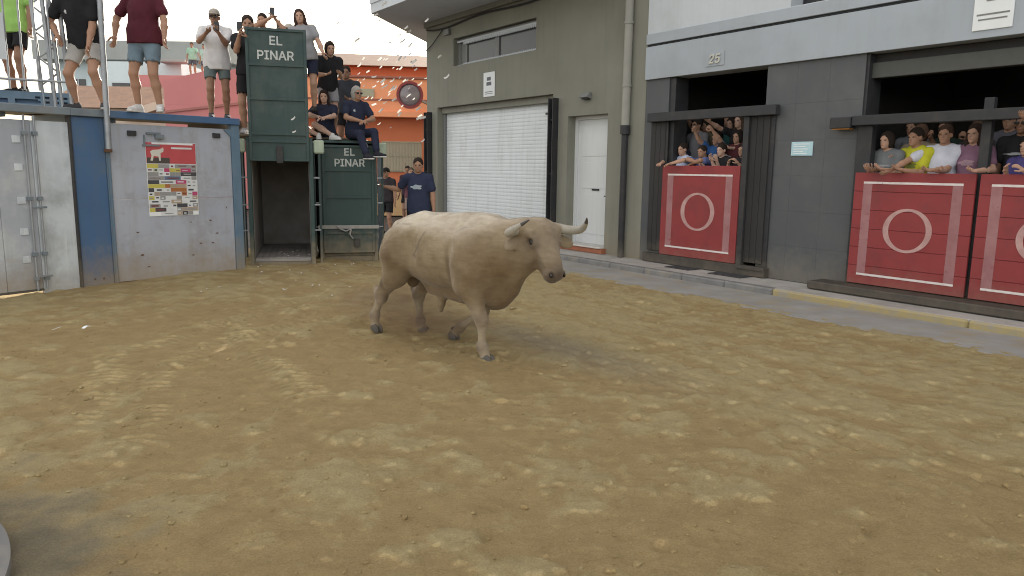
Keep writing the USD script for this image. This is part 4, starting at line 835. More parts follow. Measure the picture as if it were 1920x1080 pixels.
# ------------------------------------------------------------------ the bull (local: x forward, y to its left, z up)
def rot_y(a): c, s = math.cos(a), math.sin(a); return np.array([[c, 0, s], [0, 1, 0], [-s, 0, c]])
def rot_z(a): c, s = math.cos(a), math.sin(a); return np.array([[c, -s, 0], [s, c, 0], [0, 0, 1]])
def rot_x(a): c, s = math.cos(a), math.sin(a); return np.array([[1, 0, 0], [0, c, -s], [0, s, c]])
HEADO = np.array([1.0, 0.035, 1.245]); HYAW, HPITCH = math.radians(-18), math.radians(51)
HR = rot_z(HYAW) @ rot_y(HPITCH)          # head frame: x down the face, y left, z out of the forehead
def hd(x, y, z): return HEADO + HR @ np.array([x * .94, y * 1.18, z], float)
def build_bull():
    f = Field((-1.25, -.62, -.02), (1.62, .62, 1.56), .0125)
    E, K = f.ell, f.cone
    # trunk
    E((-.08, 0, .945), (.72, .335, .365), rot_y(.04), k=.05)
    E((-.54, 0, 1.0), (.35, .285, .28), k=.08)
    E((.40, 0, .92), (.40, .345, .41), k=.08)
    K((-.80, 0, 1.16), (-.45, 0, 1.22), .07, .09, k=.10); K((-.45, 0, 1.22), (.2, 0, 1.22), .09, .12, k=.12)
    E((.36, 0, 1.20), (.34, .15, .145), rot_y(-.05), k=.12)
    for s in (-1, 1):
        K((-.40, s * .235, 1.155), (-.50, s * .20, 1.15), .060, .06, k=.06)      # hip bones
        K((-.86, s * .10, 1.06), (-.80, s * .11, 1.08), .07, .08, k=.05)         # pins
        E((.43, s * .245, .93), (.19, .135, .31), rot_y(-.25), k=.055); E((.36, s * .26, .74), (.12, .10, .15), k=.06)             # shoulder blade
        E((-.63, s * .195, .92), (.22, .150, .26), rot_y(.2), k=.055)               # thigh
    # neck, brisket, dewlap
    K((.56, 0, .97), (.88, 0, 1.06), .30, .21, k=.09)
    K((.45, 0, 1.14), (.90, -.01, 1.15), .15, .115, k=.10)
    E((.54, 0, .74), (.19, .20, .24), k=.09)
    E((.52, 0, .585), (.18, .11, .13), k=.08)
    K((.90, -.02, .94), (.70, 0, .68), .065, .09, k=.08)
    # belly line, sheath, scrotum
    K((-.30, 0, .60), (.15, 0, .58), .10, .12, k=.08)
    K((-.16, 0, .55), (-.20, 0, .42), .055, .038, k=.06); K((-.20, 0, .42), (-.21, 0, .36), .038, .028, k=.02)
    E((-.62, 0, .66), (.07, .075, .12), k=.05)
    # right fore leg: planted and reaching
    def chain(P, R, k=.035):
        for a, b, ra, rb in zip(P[:-1], P[1:], R[:-1], R[1:]): K(a, b, ra, rb, k=k)
    chain([(.42, -.27, .92), (.44, -.27, .70), (.58, -.255, .415)], [.15, .115, .062], .06)
    E((.585, -.255, .405), (.06, .055, .07), k=.03)
    chain([(.59, -.255, .40), (.59, -.25, .16)], [.045, .034]); E((.59, -.25, .145), (.055, .052, .055), k=.025)
    chain([(.59, -.25, .14), (.635, -.25, .05)], [.042, .05])
    # left fore leg: lifted, cannon folded back
    chain([(.38, .26, .92), (.24, .24, .68), (.20, .19, .38)], [.15, .115, .064], .06)
    E((.205, .19, .37), (.062, .055, .065), k=.03)
    chain([(.20, .19, .36), (-.09, .165, .17)], [.047, .035]); E((-.095, .165, .165), (.052, .05, .052), k=.02)
    chain([(-.10, .165, .16), (-.18, .16, .085)], [.042, .046])
    # right hind leg: pushing off behind
    chain([(-.60, -.22, .90), (-.63, -.235, .69), (-.88, -.215, .47)], [.19, .115, .060], .07)
    chain([(-.97, -.20, .52), (-.87, -.215, .42)], [.030, .058], .05)
    chain([(-.88, -.215, .44), (-1.0, -.205, .24)], [.049, .036]); E((-1.005, -.205, .225), (.054, .052, .054), k=.02)
    chain([(-1.005, -.205, .22), (-1.0, -.205, .115)], [.044, .05])
    # left hind leg: under the belly
    chain([(-.58, .22, .90), (-.55, .235, .67), (-.78, .215, .43)], [.19, .115, .060], .07)
    chain([(-.86, .21, .48), (-.77, .215, .40)], [.030, .058], .05)
    chain([(-.775, .215, .41), (-.74, .21, .16)], [.049, .036]); E((-.74, .21, .145), (.054, .052, .054), k=.02)
    chain([(-.74, .21, .14), (-.705, .21, .05)], [.044, .05])
    # tail
    chain([(-.82, 0, 1.17), (-.90, 0, 1.06), (-.905, -.03, .85), (-.89, -.06, .66)], [.05, .036, .026, .022], .05)
    E((-.885, -.07, .60), (.030, .03, .09), k=.03)
    # skin folds and hollows
    for s in (-1, 1):
        K((.19, s * .39, 1.12), (.17, s * .39, .66), .055, .05, k=.07, sub=True); K((.33, s * .30, 1.14), (.50, s * .35, .84), .035, .045, k=.06)
        E((-.35, s * .385, 1.0), (.13, .10, .18), k=.08, sub=True)
        K((-.30, s * .345, .72), (-.46, s * .36, .60), .03, .03, k=.08, sub=True)
        for j in range(2): K((.70 + .07 * j, s * .345, .95), (.64 + .07 * j, s * .28, .74), .012, .010, k=.06, sub=True)
        K((.60, s * .385, 1.12), (.62, s * .37, .86), .03, .02, k=.08, sub=True)
        K((-.74, s * .335, 1.02), (-.80, s * .30, .72), .02, .02, k=.06, sub=True)
        for j in range(4): K((-.20 + .1 * j, s * .385, 1.02), (-.26 + .1 * j, s * .385, .74), .020, .018, k=.05, sub=True)
    # head
    def HE(c, r, k=.04, R=None): f.ell(hd(*c), np.array(r) * ((1, 1.18, 1.05) if R is None else (1, 1, 1)), HR if R is None else HR @ R, k=k)
    def HK(a, b, ra, rb, k=.04): f.cone(hd(*a), hd(*b), ra * 1.07, rb * 1.07, k=k)
    HK((.02, 0, -.08), (-.06, 0, -.20), .15, .17, .10)
    HE((.09, 0, .0), (.17, .150, .10), .05)
    HE((-.045, 0, .01), (.06, .135, .07), .04)                    # poll tuft
    HK((.16, 0, -.015), (.45, 0, -.03), .108, .074, .05)
    HE((.30, 0, .045), (.22, .06, .045), .05)                        # bridge of the nose
    HE((.485, 0, -.035), (.055, .092, .068), .03); HE((.505, 0, .004), (.036, .074, .036), .03)                    # muzzle
    HE((.47, 0, -.085), (.06, .062, .045), .03)                      # chin
    HK((.12, 0, -.16), (.43, 0, -.10), .085, .045, .05)             # jaw
    for s in (-1, 1):
        HE((.14, s * .090, -.115), (.135, .048, .115), .04)            # cheek
        HK((.09, s * .120, .045), (.19, s * .110, .040), .036, .026, .025); HK((.24, s * .085, .015), (.40, s * .062, .005), .022, .018, .03)   # brow
        HK((.0, s * .10, .0), (.0, s * .17, .0), .052, .044, .03)    # horn base
        Re = rot_z(s * 1.15) @ rot_x(.3 * s)
        HE((.09, s * .215, -.075), (.125, .062, .027), .012, Re)     # ear
    for s in (-1, 1):
        f.ell(hd(.155, s * .142, .030), (.034, .024, .026), k=.02, sub=True)
        f.ell(hd(.525, s * .058, .012), (.024, .020, .028), k=.015, sub=True)
    f.cone(hd(.55, -.06, -.068), hd(.55, .06, -.068), .010, .010, k=.015, sub=True)
    for s in (-1, 1): f.cone(hd(.54, s * .078, -.066), hd(.46, s * .092, -.064), .006, .004, k=.02, sub=True)
    P = f.points().astype(np.float32)
    f.F += ((meshkit.fbm(P * 8, 4, 4) - .5) * .022 + (meshkit.noise(P * np.array([26, 26, 9.]), 9) - .5) * .004).astype(np.float32)
    m = f.mesh(2)
    # ribs and skin folds as slight relief, then coat tone with painted shading
    v = m.vertices
    return m
BULLX, BULLY, BULLH, BULLS = -.545, 7.06, math.radians(50), .972
def bull_matrix():
    T = np.eye(4)
    T[:3, 0] = np.array([math.sin(BULLH), -math.cos(BULLH), 0]) * BULLS
    T[:3, 1] = np.array([math.cos(BULLH), math.sin(BULLH), 0]) * BULLS
    T[2, 2] = BULLS; T[:3, 3] = (BULLX, BULLY, -.026)
    return T
mat('horn', (.36, .335, .28), (.25, .23, .19), scale=9, rough=.42, obj_space=True)
mat('horn_tip', (.06, .055, .05), rough=.4, obj_space=True)
mat('hoof', (.10, .09, .075), (.06, .055, .05), scale=14, rough=.6, bump=.3, bscale=40, obj_space=True)
plain('bull_eye', (.008, .007, .006), rough=.12, spec=.6)
plain('bull_skin', (.17, .125, .10), rough=.5, obj_space=True)
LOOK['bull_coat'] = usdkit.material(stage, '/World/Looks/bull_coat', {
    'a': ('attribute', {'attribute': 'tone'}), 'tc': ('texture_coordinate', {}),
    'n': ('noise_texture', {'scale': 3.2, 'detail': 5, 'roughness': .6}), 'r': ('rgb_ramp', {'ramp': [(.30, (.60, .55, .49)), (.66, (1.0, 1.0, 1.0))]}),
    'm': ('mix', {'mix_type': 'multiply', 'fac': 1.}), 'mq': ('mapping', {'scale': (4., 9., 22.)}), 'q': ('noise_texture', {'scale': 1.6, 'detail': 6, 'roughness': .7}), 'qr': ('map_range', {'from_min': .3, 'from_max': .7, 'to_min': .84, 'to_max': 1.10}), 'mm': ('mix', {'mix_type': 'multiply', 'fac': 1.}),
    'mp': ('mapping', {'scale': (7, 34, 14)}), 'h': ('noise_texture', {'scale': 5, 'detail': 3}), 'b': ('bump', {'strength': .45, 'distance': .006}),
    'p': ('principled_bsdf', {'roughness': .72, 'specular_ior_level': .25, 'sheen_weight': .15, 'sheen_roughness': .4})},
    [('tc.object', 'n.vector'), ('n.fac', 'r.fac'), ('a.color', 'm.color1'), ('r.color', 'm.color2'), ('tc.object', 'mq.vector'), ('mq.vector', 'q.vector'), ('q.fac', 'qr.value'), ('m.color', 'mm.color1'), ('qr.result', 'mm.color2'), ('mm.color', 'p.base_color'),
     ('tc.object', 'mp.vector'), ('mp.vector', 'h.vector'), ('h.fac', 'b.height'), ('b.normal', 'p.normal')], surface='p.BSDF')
def dust():
    LOOK['dust'] = usdkit.material(stage, '/World/Looks/dust', {'tc': ('texture_coordinate', {}), 'n': ('noise_texture', {'scale': 4.5, 'detail': 4, 'roughness': .6}), 'm': ('map_range', {'from_min': .38, 'from_max': .75, 'to_min': 0., 'to_max': 6.0, 'clamp': True}),
        'l': ('vector_math', {'vector_math_type': 'length'}) if False else ('vector_math', {'math_type': 'length'}), 'f': ('map_range', {'from_min': 1.0, 'from_max': .25, 'to_min': 0., 'to_max': 1., 'clamp': True}), 'x': ('math', {'math_type': 'multiply'}), 'v': ('principled_volume', {'color': (.60, .41, .27), 'anisotropy': .2})},
        [('tc.object', 'l.vector1'), ('l.value', 'f.value'), ('tc.object', 'n.vector'), ('n.fac', 'm.value'), ('m.result', 'x.value1'), ('f.result', 'x.value2'), ('x.value', 'v.density')], volume='v.volume')
    for (x, y, z, r, lb) in ((-1.25, 8.0, .20, (.85, .5, .26), 'faint brown dust kicked up behind the hind hooves of the bull'), (-.75, 7.3, .12, (.75, .4, .17), 'low drift of dust between the hooves of the bull')):
        m = trimesh.creation.icosphere(2, 1.0); T = np.diag([*r, 1.]); T[:3, 3] = (x, y, z + .06)
        P = UsdGeom.Mesh(obj('dust', m, 'dust', label=lb, cat='dust', kind='stuff')); P.AddTransformOp().Set(Gf.Matrix4d(*T.T.ravel()))
dust()
def make_bull():
    T = thing('bull', 'cream coloured bull trotting across the sand with one foreleg lifted', 'bull', bull_matrix())
    m = build_bull(); v = m.vertices
    base = np.array([.272, .216, .138]); pale = np.array([.535, .485, .395]); tan = np.array([.150, .098, .050]); dark = np.array([.085, .06, .045])  # coat colours; pale and tan also carry painted highlight and shade
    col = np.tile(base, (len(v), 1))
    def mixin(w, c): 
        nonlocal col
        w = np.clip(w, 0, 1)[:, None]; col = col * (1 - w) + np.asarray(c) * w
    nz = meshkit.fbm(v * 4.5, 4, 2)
    mixin((v[:, 2] - 1.08) / .2 * .9 * (1 - .75 * np.clip((v[:, 0] - .5) / .2, 0, 1)) + (nz - .5) * 1.6, pale)                                   # sky highlight painted pale along the back
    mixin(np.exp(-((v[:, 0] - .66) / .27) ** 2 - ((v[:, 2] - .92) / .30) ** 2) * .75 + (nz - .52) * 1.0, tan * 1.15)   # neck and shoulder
    mixin(np.exp(-((v[:, 0] - .7) / .22) ** 2 - ((v[:, 2] - .58) / .16) ** 2) * .7, tan)           # brisket, shade mixed into the coat tone
    mixin(np.exp(-((v[:, 2] - .58) / .12) ** 2) * (np.abs(v[:, 0]) < .45) * .45, tan)  # underside shade painted along the belly
    mixin(np.exp(-((v[:, 0] + .55) / .12) ** 2 - ((v[:, 2] - .85) / .25) ** 2) * .8, tan * .85)    # flank, brown coat with shade painted in
    mixin((v[:, 0] < -.72) * np.clip((1.08 - v[:, 2]) / .15, 0, 1) * np.clip((v[:, 2] - .5) / .1, 0, 1) * .75, tan * .8)      # shade painted on the behind of the thigh
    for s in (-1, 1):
        mixin(np.exp(-((v[:, 0] - .20 - .1 * (.9 - v[:, 2])) / .035) ** 2) * np.clip((1.1 - v[:, 2]) / .2, 0, 1) * (v[:, 2] > .62) * .45, tan * .7)   # shade painted into the crease behind the shoulder
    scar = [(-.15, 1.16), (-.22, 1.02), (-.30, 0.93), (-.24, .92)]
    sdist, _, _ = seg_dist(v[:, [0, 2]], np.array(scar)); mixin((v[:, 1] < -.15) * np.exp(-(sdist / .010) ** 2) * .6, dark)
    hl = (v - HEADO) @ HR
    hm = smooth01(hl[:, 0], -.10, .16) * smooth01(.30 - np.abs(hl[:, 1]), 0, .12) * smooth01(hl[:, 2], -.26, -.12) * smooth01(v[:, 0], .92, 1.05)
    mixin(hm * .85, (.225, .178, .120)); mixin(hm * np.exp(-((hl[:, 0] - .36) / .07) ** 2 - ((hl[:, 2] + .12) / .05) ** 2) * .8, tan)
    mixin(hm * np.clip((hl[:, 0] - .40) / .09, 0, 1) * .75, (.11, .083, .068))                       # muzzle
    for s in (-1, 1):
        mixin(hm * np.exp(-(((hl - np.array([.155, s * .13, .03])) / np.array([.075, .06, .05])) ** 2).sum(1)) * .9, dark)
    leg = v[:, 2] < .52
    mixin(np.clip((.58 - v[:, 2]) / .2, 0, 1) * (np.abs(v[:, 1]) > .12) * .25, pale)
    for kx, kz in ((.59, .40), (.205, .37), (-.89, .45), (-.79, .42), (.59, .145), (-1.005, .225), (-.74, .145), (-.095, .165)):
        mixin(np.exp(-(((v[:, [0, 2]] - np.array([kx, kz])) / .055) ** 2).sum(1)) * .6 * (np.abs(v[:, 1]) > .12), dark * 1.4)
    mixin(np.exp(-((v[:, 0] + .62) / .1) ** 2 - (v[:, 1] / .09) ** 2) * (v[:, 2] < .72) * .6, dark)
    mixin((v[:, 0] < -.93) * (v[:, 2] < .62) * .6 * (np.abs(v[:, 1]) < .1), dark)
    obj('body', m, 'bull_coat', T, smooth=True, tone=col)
    for s in (-1, 1):
        H = [(.085, -.005, .0), (.17, -.02, .0), (.255, .0, -.02), (.325, .06, -.035), (.355, .14, -.03), (.335, .235, .01), (.285, .325, .06)]
        pts = np.array([hd(-.01 + fwd * .545 - upw * .839, s * lat * .9, .01 + fwd * .839 + upw * .545) for lat, fwd, upw in H])
        from scipy.interpolate import CubicSpline
        cs = CubicSpline(np.linspace(0, 1, len(pts)), pts); t = np.linspace(0, 1, 26); rr = np.interp(t, [0, .3, .7, 1], [.052, .047, .034, .006])
        k = 22
        hn = obj('horn', tube(cs(t[:k + 1]), rr[:k + 1], 14), 'horn', T, smooth=40)
        obj('horn_tip', tube(cs(t[k:]), rr[k:] * 1.01, 14), 'horn_tip', hn, smooth=40)
        e = trimesh.creation.icosphere(3, 1.0); e.apply_scale((.034, .018, .022)); q = np.eye(4); q[:3, :3] = HR; q[:3, 3] = hd(.157, s * .124, .030); e.apply_transform(q)
        obj('eye', e, 'bull_eye', T, smooth=True)
        e = trimesh.creation.icosphere(2, 1.0); e.apply_scale((.024, .011, .020)); q[:3, 3] = hd(.520, s * .058, .008); e.apply_transform(q)
        obj('nostril', e, 'bull_eye', T, smooth=True)
    for (x, y, z, a) in ((.665, -.25, 0, 0), (-.205, .16, .03, .9), (-.985, -.205, .05, .35), (-.68, .21, 0, 0)):
        f = Field((-.13, -.1, -.02), (.13, .1, .12), .008)
        for s in (-1, 1):
            f.ell((0, s * .027, .03), (.07, .026, .055), rot_y(.35), k=.008)
        f.ell((-.075, 0, .085), (.022, .04, .025), k=.01)
        f.cut((0, 0, -1), (0, 0, .004))
        h = f.mesh(1); q = np.eye(4); q[:3, :3] = rot_y(a); q[:3, 3] = (x, y, z); h.apply_transform(q)
        obj('hoof', h, 'hoof', T, smooth=True)
    return T
make_bull()
# ================================================================== people
SK = {'light': (.46, .28, .20), 'tan': (.36, .205, .135), 'dark': (.26, .145, .095), 'pale': (.52, .34, .26)}
for k_, c_ in SK.items():
    mat('skin_' + k_, c_, tuple(x * .86 for x in c_), scale=9, rough=.55, spec=.35, obj_space=True)
_cl = {}
def cloth(c):
    k_ = 'cloth_%d_%d_%d' % tuple(int(x * 1000) for x in c)
    if k_ not in _cl: _cl[k_] = mat(k_, c, tuple(x * .8 for x in c), scale=7, rough=.9, spec=.15, bump=.25, bscale=300, dist=.001, obj_space=True)
    return k_
plain('eye_dark', (.015, .012, .010), rough=.25); plain('lens_dark', (.012, .012, .014), rough=.12, spec=.7); plain('phone', (.02, .02, .022), rough=.2); plain('lips', (.30, .13, .11), rough=.5)
def build_hand(curl):
    """right hand: fingers along -z from the wrist at the origin, palm facing +y, thumb side +x is towards the front; curl in radians per joint"""
    f = Field((-.07, -.07, -.22), (.08, .11, .03), .0052)
    f.cone((0, 0, .015), (0, 0, -.02), .026, .026, k=.01)
    f.ell((.0, 0, -.055), (.040, .017, .05), k=.02)
    for i, (x, L) in enumerate(((.030, .070), (.010, .078), (-.010, .072), (-.029, .058))):
        p = np.array([x, 0, -.092]); a = 0.
        for j, fr in enumerate((.45, .32, .23)):
            a += curl * (.8 if j == 0 else 1.1); q = p + L * 1.05 * fr * np.array([(x * .6) / .07 * .25, math.sin(a), -math.cos(a)])
            f.cone(p, q, .0092 - .0008 * j, .0088 - .0008 * j, k=.004); p = q
    p = np.array([.030, .004, -.035])
    for q, r in (((.055, .016, -.062), .0115), ((.062, .030, -.088), .0098), ((.060, .045, -.105), .0085)):
        q = np.array(q); f.cone(p, q, r + .001, r, k=.008); p = q
    return f.mesh(2)
HANDS = {'relaxed': build_hand(.35), 'grip': build_hand(1.0)}
def unit(v): v = np.asarray(v, float); return v / (np.linalg.norm(v) + 1e-12)
def ik(S, T, a, b, hint):
    S, T = np.asarray(S, float), np.asarray(T, float); d = T - S; D = np.linalg.norm(d)
    if D > a + b - .004: T = S + d / D * (a + b - .004); D = a + b - .004
    x = (a * a - b * b + D * D) / (2 * D); h = math.sqrt(max(a * a - x * x, 0)); e = d / np.linalg.norm(d)
    p = np.asarray(hint, float); p = p - (p @ e) * e; p = unit(p)
    return S + e * x + p * h, T
def rotm(pitch=0, roll=0, yaw=0):
    return rot_z(math.radians(yaw)) @ rot_x(-math.radians(pitch)) @ rot_y(math.radians(roll))
def person(label, pos, face, H=1.75, pelvis=.93, lean=0, tilt=0, twist=0, head=(0, 0), Lh=None, Rh=None, Le=(-.4, -1, -.2), Re=(.4, -1, -.2),
           Lf=(-.11, .0, .08), Rf=(.11, .0, .08), Lk=(-.1, 1, 0), Rk=(.1, 1, 0), skin='tan', hair='short', haircol=(.03, .022, .018), shirt=(.03, .03, .035), sleeve=.62, hem=.88,
           bottom=(.1, .11, .13), blen=.62, shoes=(.05, .05, .05), sole=None, female=False, glasses=False, cap=None, h=.0125, group=None, hand='relaxed', phone=None, print_=None, fat=1.0, feet=(0, 0), collar=None, name='person'):
    s = H / 1.75
    T = np.eye(4); f_ = math.radians(face)
    T[:3, 0] = np.array([math.cos(f_), -math.sin(f_), 0]) * s; T[:3, 1] = np.array([math.sin(f_), math.cos(f_), 0]) * s; T[2, 2] = s; T[:3, 3] = pos
    P = thing(name, label, 'person', T, group=group)
    Rs = rotm(lean, tilt, twist); pc_ = np.array([0, 0, pelvis])
    def sp(x, y, z): return pc_ + Rs @ np.array([x, y, z - .93])
    sw = (.168 if female else .188) * (1 + (fat - 1) * .4); hw = .098
    SL, SR = sp(-sw, -.01, 1.415), sp(sw, -.01, 1.415); neck = sp(0, -.015, 1.47)
    HL, HRr = pc_ + np.array([-hw, 0, -.03]), pc_ + np.array([hw, 0, -.03])
    if Lh is None: Lh = sp(-.27, .05, .85)
    if Rh is None: Rh = sp(.27, .05, .85)
    EL, WL = ik(SL, Lh, .29, .25, Le); ER, WR = ik(SR, Rh, .29, .25, Re)
    KL, AL = ik(HL, Lf, .43, .41, Lk); KR, AR = ik(HRr, Rf, .43, .41, Rk)
    Rh_ = Rs @ rotm(head[1] - lean * .6, 0, head[0]); hc = sp(0, .0, 1.50) + Rh_ @ np.array([0, .025, .125])
    def hp(x, y, z): return hc + Rh_ @ np.array([x, y, z], float)
    pts = np.array([SL, SR, neck, HL, HRr, EL, ER, WL, WR, KL, KR, AL, AR, hc]); lo_, hi_ = pts.min(0) - .24, pts.max(0) + .24
    F = Field(lo_, hi_, h); C, E = F.cone, F.ell
    # trunk
    E(sp(0, .0, .95), (.155 * fat, .108 * fat, .12), Rs, k=.05); E(sp(0, .008, 1.10), (.128 * fat, .092 * fat, .16), Rs, k=.06); E(sp(0, .0, 1.29), (.158 * fat, .105 * fat, .17), Rs, k=.06)
    C(SL, SR, .050, .050, k=.05); C(sp(-.06, -.02, 1.44), sp(.06, -.02, 1.44), .075, .075, k=.05)
    if female:
        for q in (-1, 1): E(sp(q * .068, .085, 1.27), (.058, .05, .058), Rs, k=.04)
    C(neck, hp(0, -.02, -.06), .055, .050, k=.03)
    # limbs
    for S_, E_, W_ in ((SL, EL, WL), (SR, ER, WR)):
        C(S_, E_, .050, .040, k=.03); C(E_, E_ + (W_ - E_) * .35, .042, .043, k=.02); C(E_ + (W_ - E_) * .35, W_, .043, .027, k=.02)
    for H_, K_, A_ in ((HL, KL, AL), (HRr, KR, AR)):
        C(H_, K_, .088 * fat, .056, k=.05); C(K_, K_ + (A_ - K_) * .35 + np.array([0, -.012, 0]), .054, .058, k=.03); C(K_ + (A_ - K_) * .35 + np.array([0, -.012, 0]), A_, .056, .036, k=.03)
        fd = np.array([math.sin(math.radians(feet[0] if H_ is HL else feet[1])), math.cos(math.radians(feet[0] if H_ is HL else feet[1])), 0.])
        C(A_ + [0, 0, -.03], A_ + fd * .13 + [0, 0, -.055], .036, .026, k=.03)
    # head
    E(hp(0, -.012, .035), (.076, .096, .092), Rh_, k=.02); E(hp(0, .022, -.04), (.061, .074, .078), Rh_, k=.03); E(hp(0, .068, -.092), (.028, .026, .022), Rh_, k=.02)
    C(hp(0, .092, .012), hp(0, .112, -.028), .009, .0135, k=.012); E(hp(0, .086, -.062), (.026, .014, .012), Rh_, k=.012)
    C(hp(-.045, .078, .026), hp(.045, .078, .026), .012, .012, k=.015)
    for q in (-1, 1):
        E(hp(q * .033, .094, .006), (.018, .014, .010), Rh_, k=.012, sub=True); E(hp(q * .079, -.008, -.008), (.012, .024, .033), Rh_, k=.01)
    body = F.mesh(2); parts = [body]
    for S_, W_, E_, sg in ((SL, WL, EL, -1), (SR, WR, ER, 1)):
        m = HANDS[hand].copy(); z = -unit(W_ - E_); x = np.array([0, 1., 0]) if abs(z[1]) < .8 else np.array([-sg * 1., 0, 0.3]); x = unit(x - (x @ z) * z); y = np.cross(z, x)
        M = np.eye(4); M[:3, 0], M[:3, 1], M[:3, 2], M[:3, 3] = x, -sg * y, z, W_
        m.apply_transform(M)
        if m.volume < 0: m = flip(m)
        parts.append(m)
    obj('body', cat(parts), 'skin_' + skin, P, smooth=True)
    # eyes, mouth
    ey = []
    for q in (-1, 1):
        e = trimesh.creation.icosphere(1, 1.); e.apply_scale((.013, .007, .0065)); M = np.eye(4); M[:3, :3] = Rh_; M[:3, 3] = hp(q * .033, .0855, .007); e.apply_transform(M)
        if not glasses: obj('eye', e, 'eye_dark', P, smooth=True)
    e = trimesh.creation.icosphere(1, 1.); e.apply_scale((.022, .006, .006)); M[:3, 3] = hp(0, .098, -.064); e.apply_transform(M); obj('lips', e, 'lips', P, smooth=True)
    if glasses:
        g2 = [trimesh.creation.icosphere(2, 1.) for _ in range(2)]
        for q, e in zip((-1, 1), g2): e.apply_scale((.028, .008, .019)); M[:3, 3] = hp(q * .035, .098, .006); e.apply_transform(M)
        obj('sunglasses', cat(*g2, bar(hp(-.075, .085, .012), hp(.075, .085, .012), .006), bar(hp(-.078, .0, .012), hp(-.07, .09, .012), .005), bar(hp(.078, .0, .012), hp(.07, .09, .012), .005)), 'lens_dark', P, smooth=40)
    def wrinkle(m, amp, sc=13, seed=1):
        n = m.vertex_normals; m.vertices = m.vertices + n * ((meshkit.fbm(m.vertices * sc * np.array([1, 1, .7]) + seed * 3.1, 3, seed) - .45) * amp)[:, None]; return m
    sd_ = (abs(hash_(label)) % 97)
    # hair
    if hair != 'bald':
        f = Field(hc - [.24, .24, .45 if hair == 'long' else .2], hc + [.24, .24, .22], .010)
        f.ell(hp(0, -.022, .045), (.086, .104, .096), Rh_, k=.01)
        if hair == 'long':
            f.ell(hp(0, -.06, -.06), (.085, .07, .16), Rh_, k=.05)
            for q in (-1, 1): f.cone(hp(q * .075, .0, .0), hp(q * .085, .01, -.22), .028, .03, k=.03)
        if hair == 'bob':
            f.ell(hp(0, -.03, -.02), (.094, .095, .11), Rh_, k=.04)
        f.ell(hp(0, .085, -.035), (.066, .075, .092), Rh_, k=.02, sub=True)
        if hair in ('short', 'crop'):
            f.cut(Rh_ @ np.array([0, .35, -1.]), hp(0, -.02, -.035 if hair == 'short' else -.01))
        hm = wrinkle(f.mesh(1), .016 if hair != 'crop' else .006, 30, 5)
        obj('hair', hm, cloth(haircol), P, smooth=True)
    if cap is not None:
        f = Field(hc - .22, hc + .24, .009); f.ell(hp(0, -.014, .062), (.087, .106, .082), Rh_, k=.01); f.cut(Rh_ @ np.array([0, .12, -1.]), hp(0, 0, .035))
        f.ell(hp(0, .13, .042), (.066, .072, .012), Rh_, k=.012)
        obj('cap', f.mesh(1), cloth(cap), P, smooth=True)
    # shirt
    if shirt is not None:
        f = Field(pts.min(0) - .3, pts.max(0) + .3, h * 1.12); q = .016
        f.ell(sp(0, .0, 1.27), ((.160 * fat + q), .105 * fat + q + .004, .21), Rs, k=.05); f.ell(sp(0, .006, 1.08), (.150 * fat + q, .108 * fat + q + .006, .28), Rs, k=.06)
        f.ell(sp(0, .0, .90), (.184 * fat + q, .130 * fat + q, .32), Rs, k=.05); f.cone(SL, SR, .050 + q, .050 + q, k=.03); f.cone(sp(-.05, -.02, 1.44), sp(.05, -.02, 1.44), .072 + q * .6, .072 + q * .6, k=.05)
        for S_ in (SL, SR): f.cone(neck + (S_ - neck) * .25 + [0, 0, .0], S_, .050, .052, k=.03)
        if female:
            for g3 in (-1, 1): f.ell(sp(g3 * .068, .088, 1.27), (.066, .056, .064), Rs, k=.05)
        f.ell(sp(0, .02, 1.555), (.075, .085, .075), Rs, k=.01, sub=True)
        f.cut(Rs @ np.array([0, 0, -1.]), sp(0, 0, hem))
        g = Field(pts.min(0) - .3, pts.max(0) + .3, h * 1.12)
        if sleeve > 0:
            for S_, E_, W_ in ((SL, EL, WL), (SR, ER, WR)):
                if sleeve <= 1:
                    e_ = S_ + (E_ - S_) * sleeve; g.cone(S_, e_, .050 + q, .054 + q, k=.02)
                else:
                    g.cone(S_, E_, .055 + q, .046 + q, k=.03); g.cone(E_, E_ + (W_ - E_) * (sleeve - 1), .046 + q, .034 + q * .7, k=.03)
        f._put((slice(None),) * 3, g.F, .035)
        m = wrinkle(f.mesh(2), .030, 9, sd_)
        sh_ = obj('shirt', m, cloth(shirt), P, smooth=True)
        if print_ is not None:
            kind, col = print_
            w_, h_, px, pz = {'logo': (.19, .075, 0, 1.26), 'badge': (.035, .045, .09, 1.33), 'band': (.28, .03, 0, 1.28)}[kind]
            an = np.linspace(0, 2 * math.pi, 29)[:-1]; rad = 1 + .16 * np.sin(an * 5 + 1) + .1 * np.cos(an * 3)
            gx = w_ * .5 * np.cos(an) * rad; gz = h_ * .5 * np.sin(an) * rad; rings = [(1.0, gx, gz), (.66, gx * .66, gz * .66), (.33, gx * .33, gz * .33)]
            V_ = []; 
            for _, a_, b_ in rings:
                for xx, zz in zip(a_, b_):
                    o_ = sp(px + xx, .3, pz + zz); V_.append(o_)
            V_.append(sp(px, .3, pz)); V_ = np.array(V_); d_ = -(Rs @ np.array([0, 1., 0]))
            tr_ = trimesh.ray.ray_triangle.RayMeshIntersector(m); loc, ri, _ = tr_.intersects_location(V_, np.tile(d_, (len(V_), 1)), multiple_hits=False)
            ok = V_.copy(); ok[:] = V_ + d_ * .17
            ok[ri] = loc - d_ * .0035
            Fc = []; n_ = 28
            for r_ in range(2):
                for j in range(n_): a_, b_ = r_ * n_ + j, r_ * n_ + (j + 1) % n_; Fc += [[a_, b_, b_ + n_], [a_, b_ + n_, a_ + n_]]
            for j in range(n_): Fc.append([2 * n_ + j, 2 * n_ + (j + 1) % n_, 3 * n_])
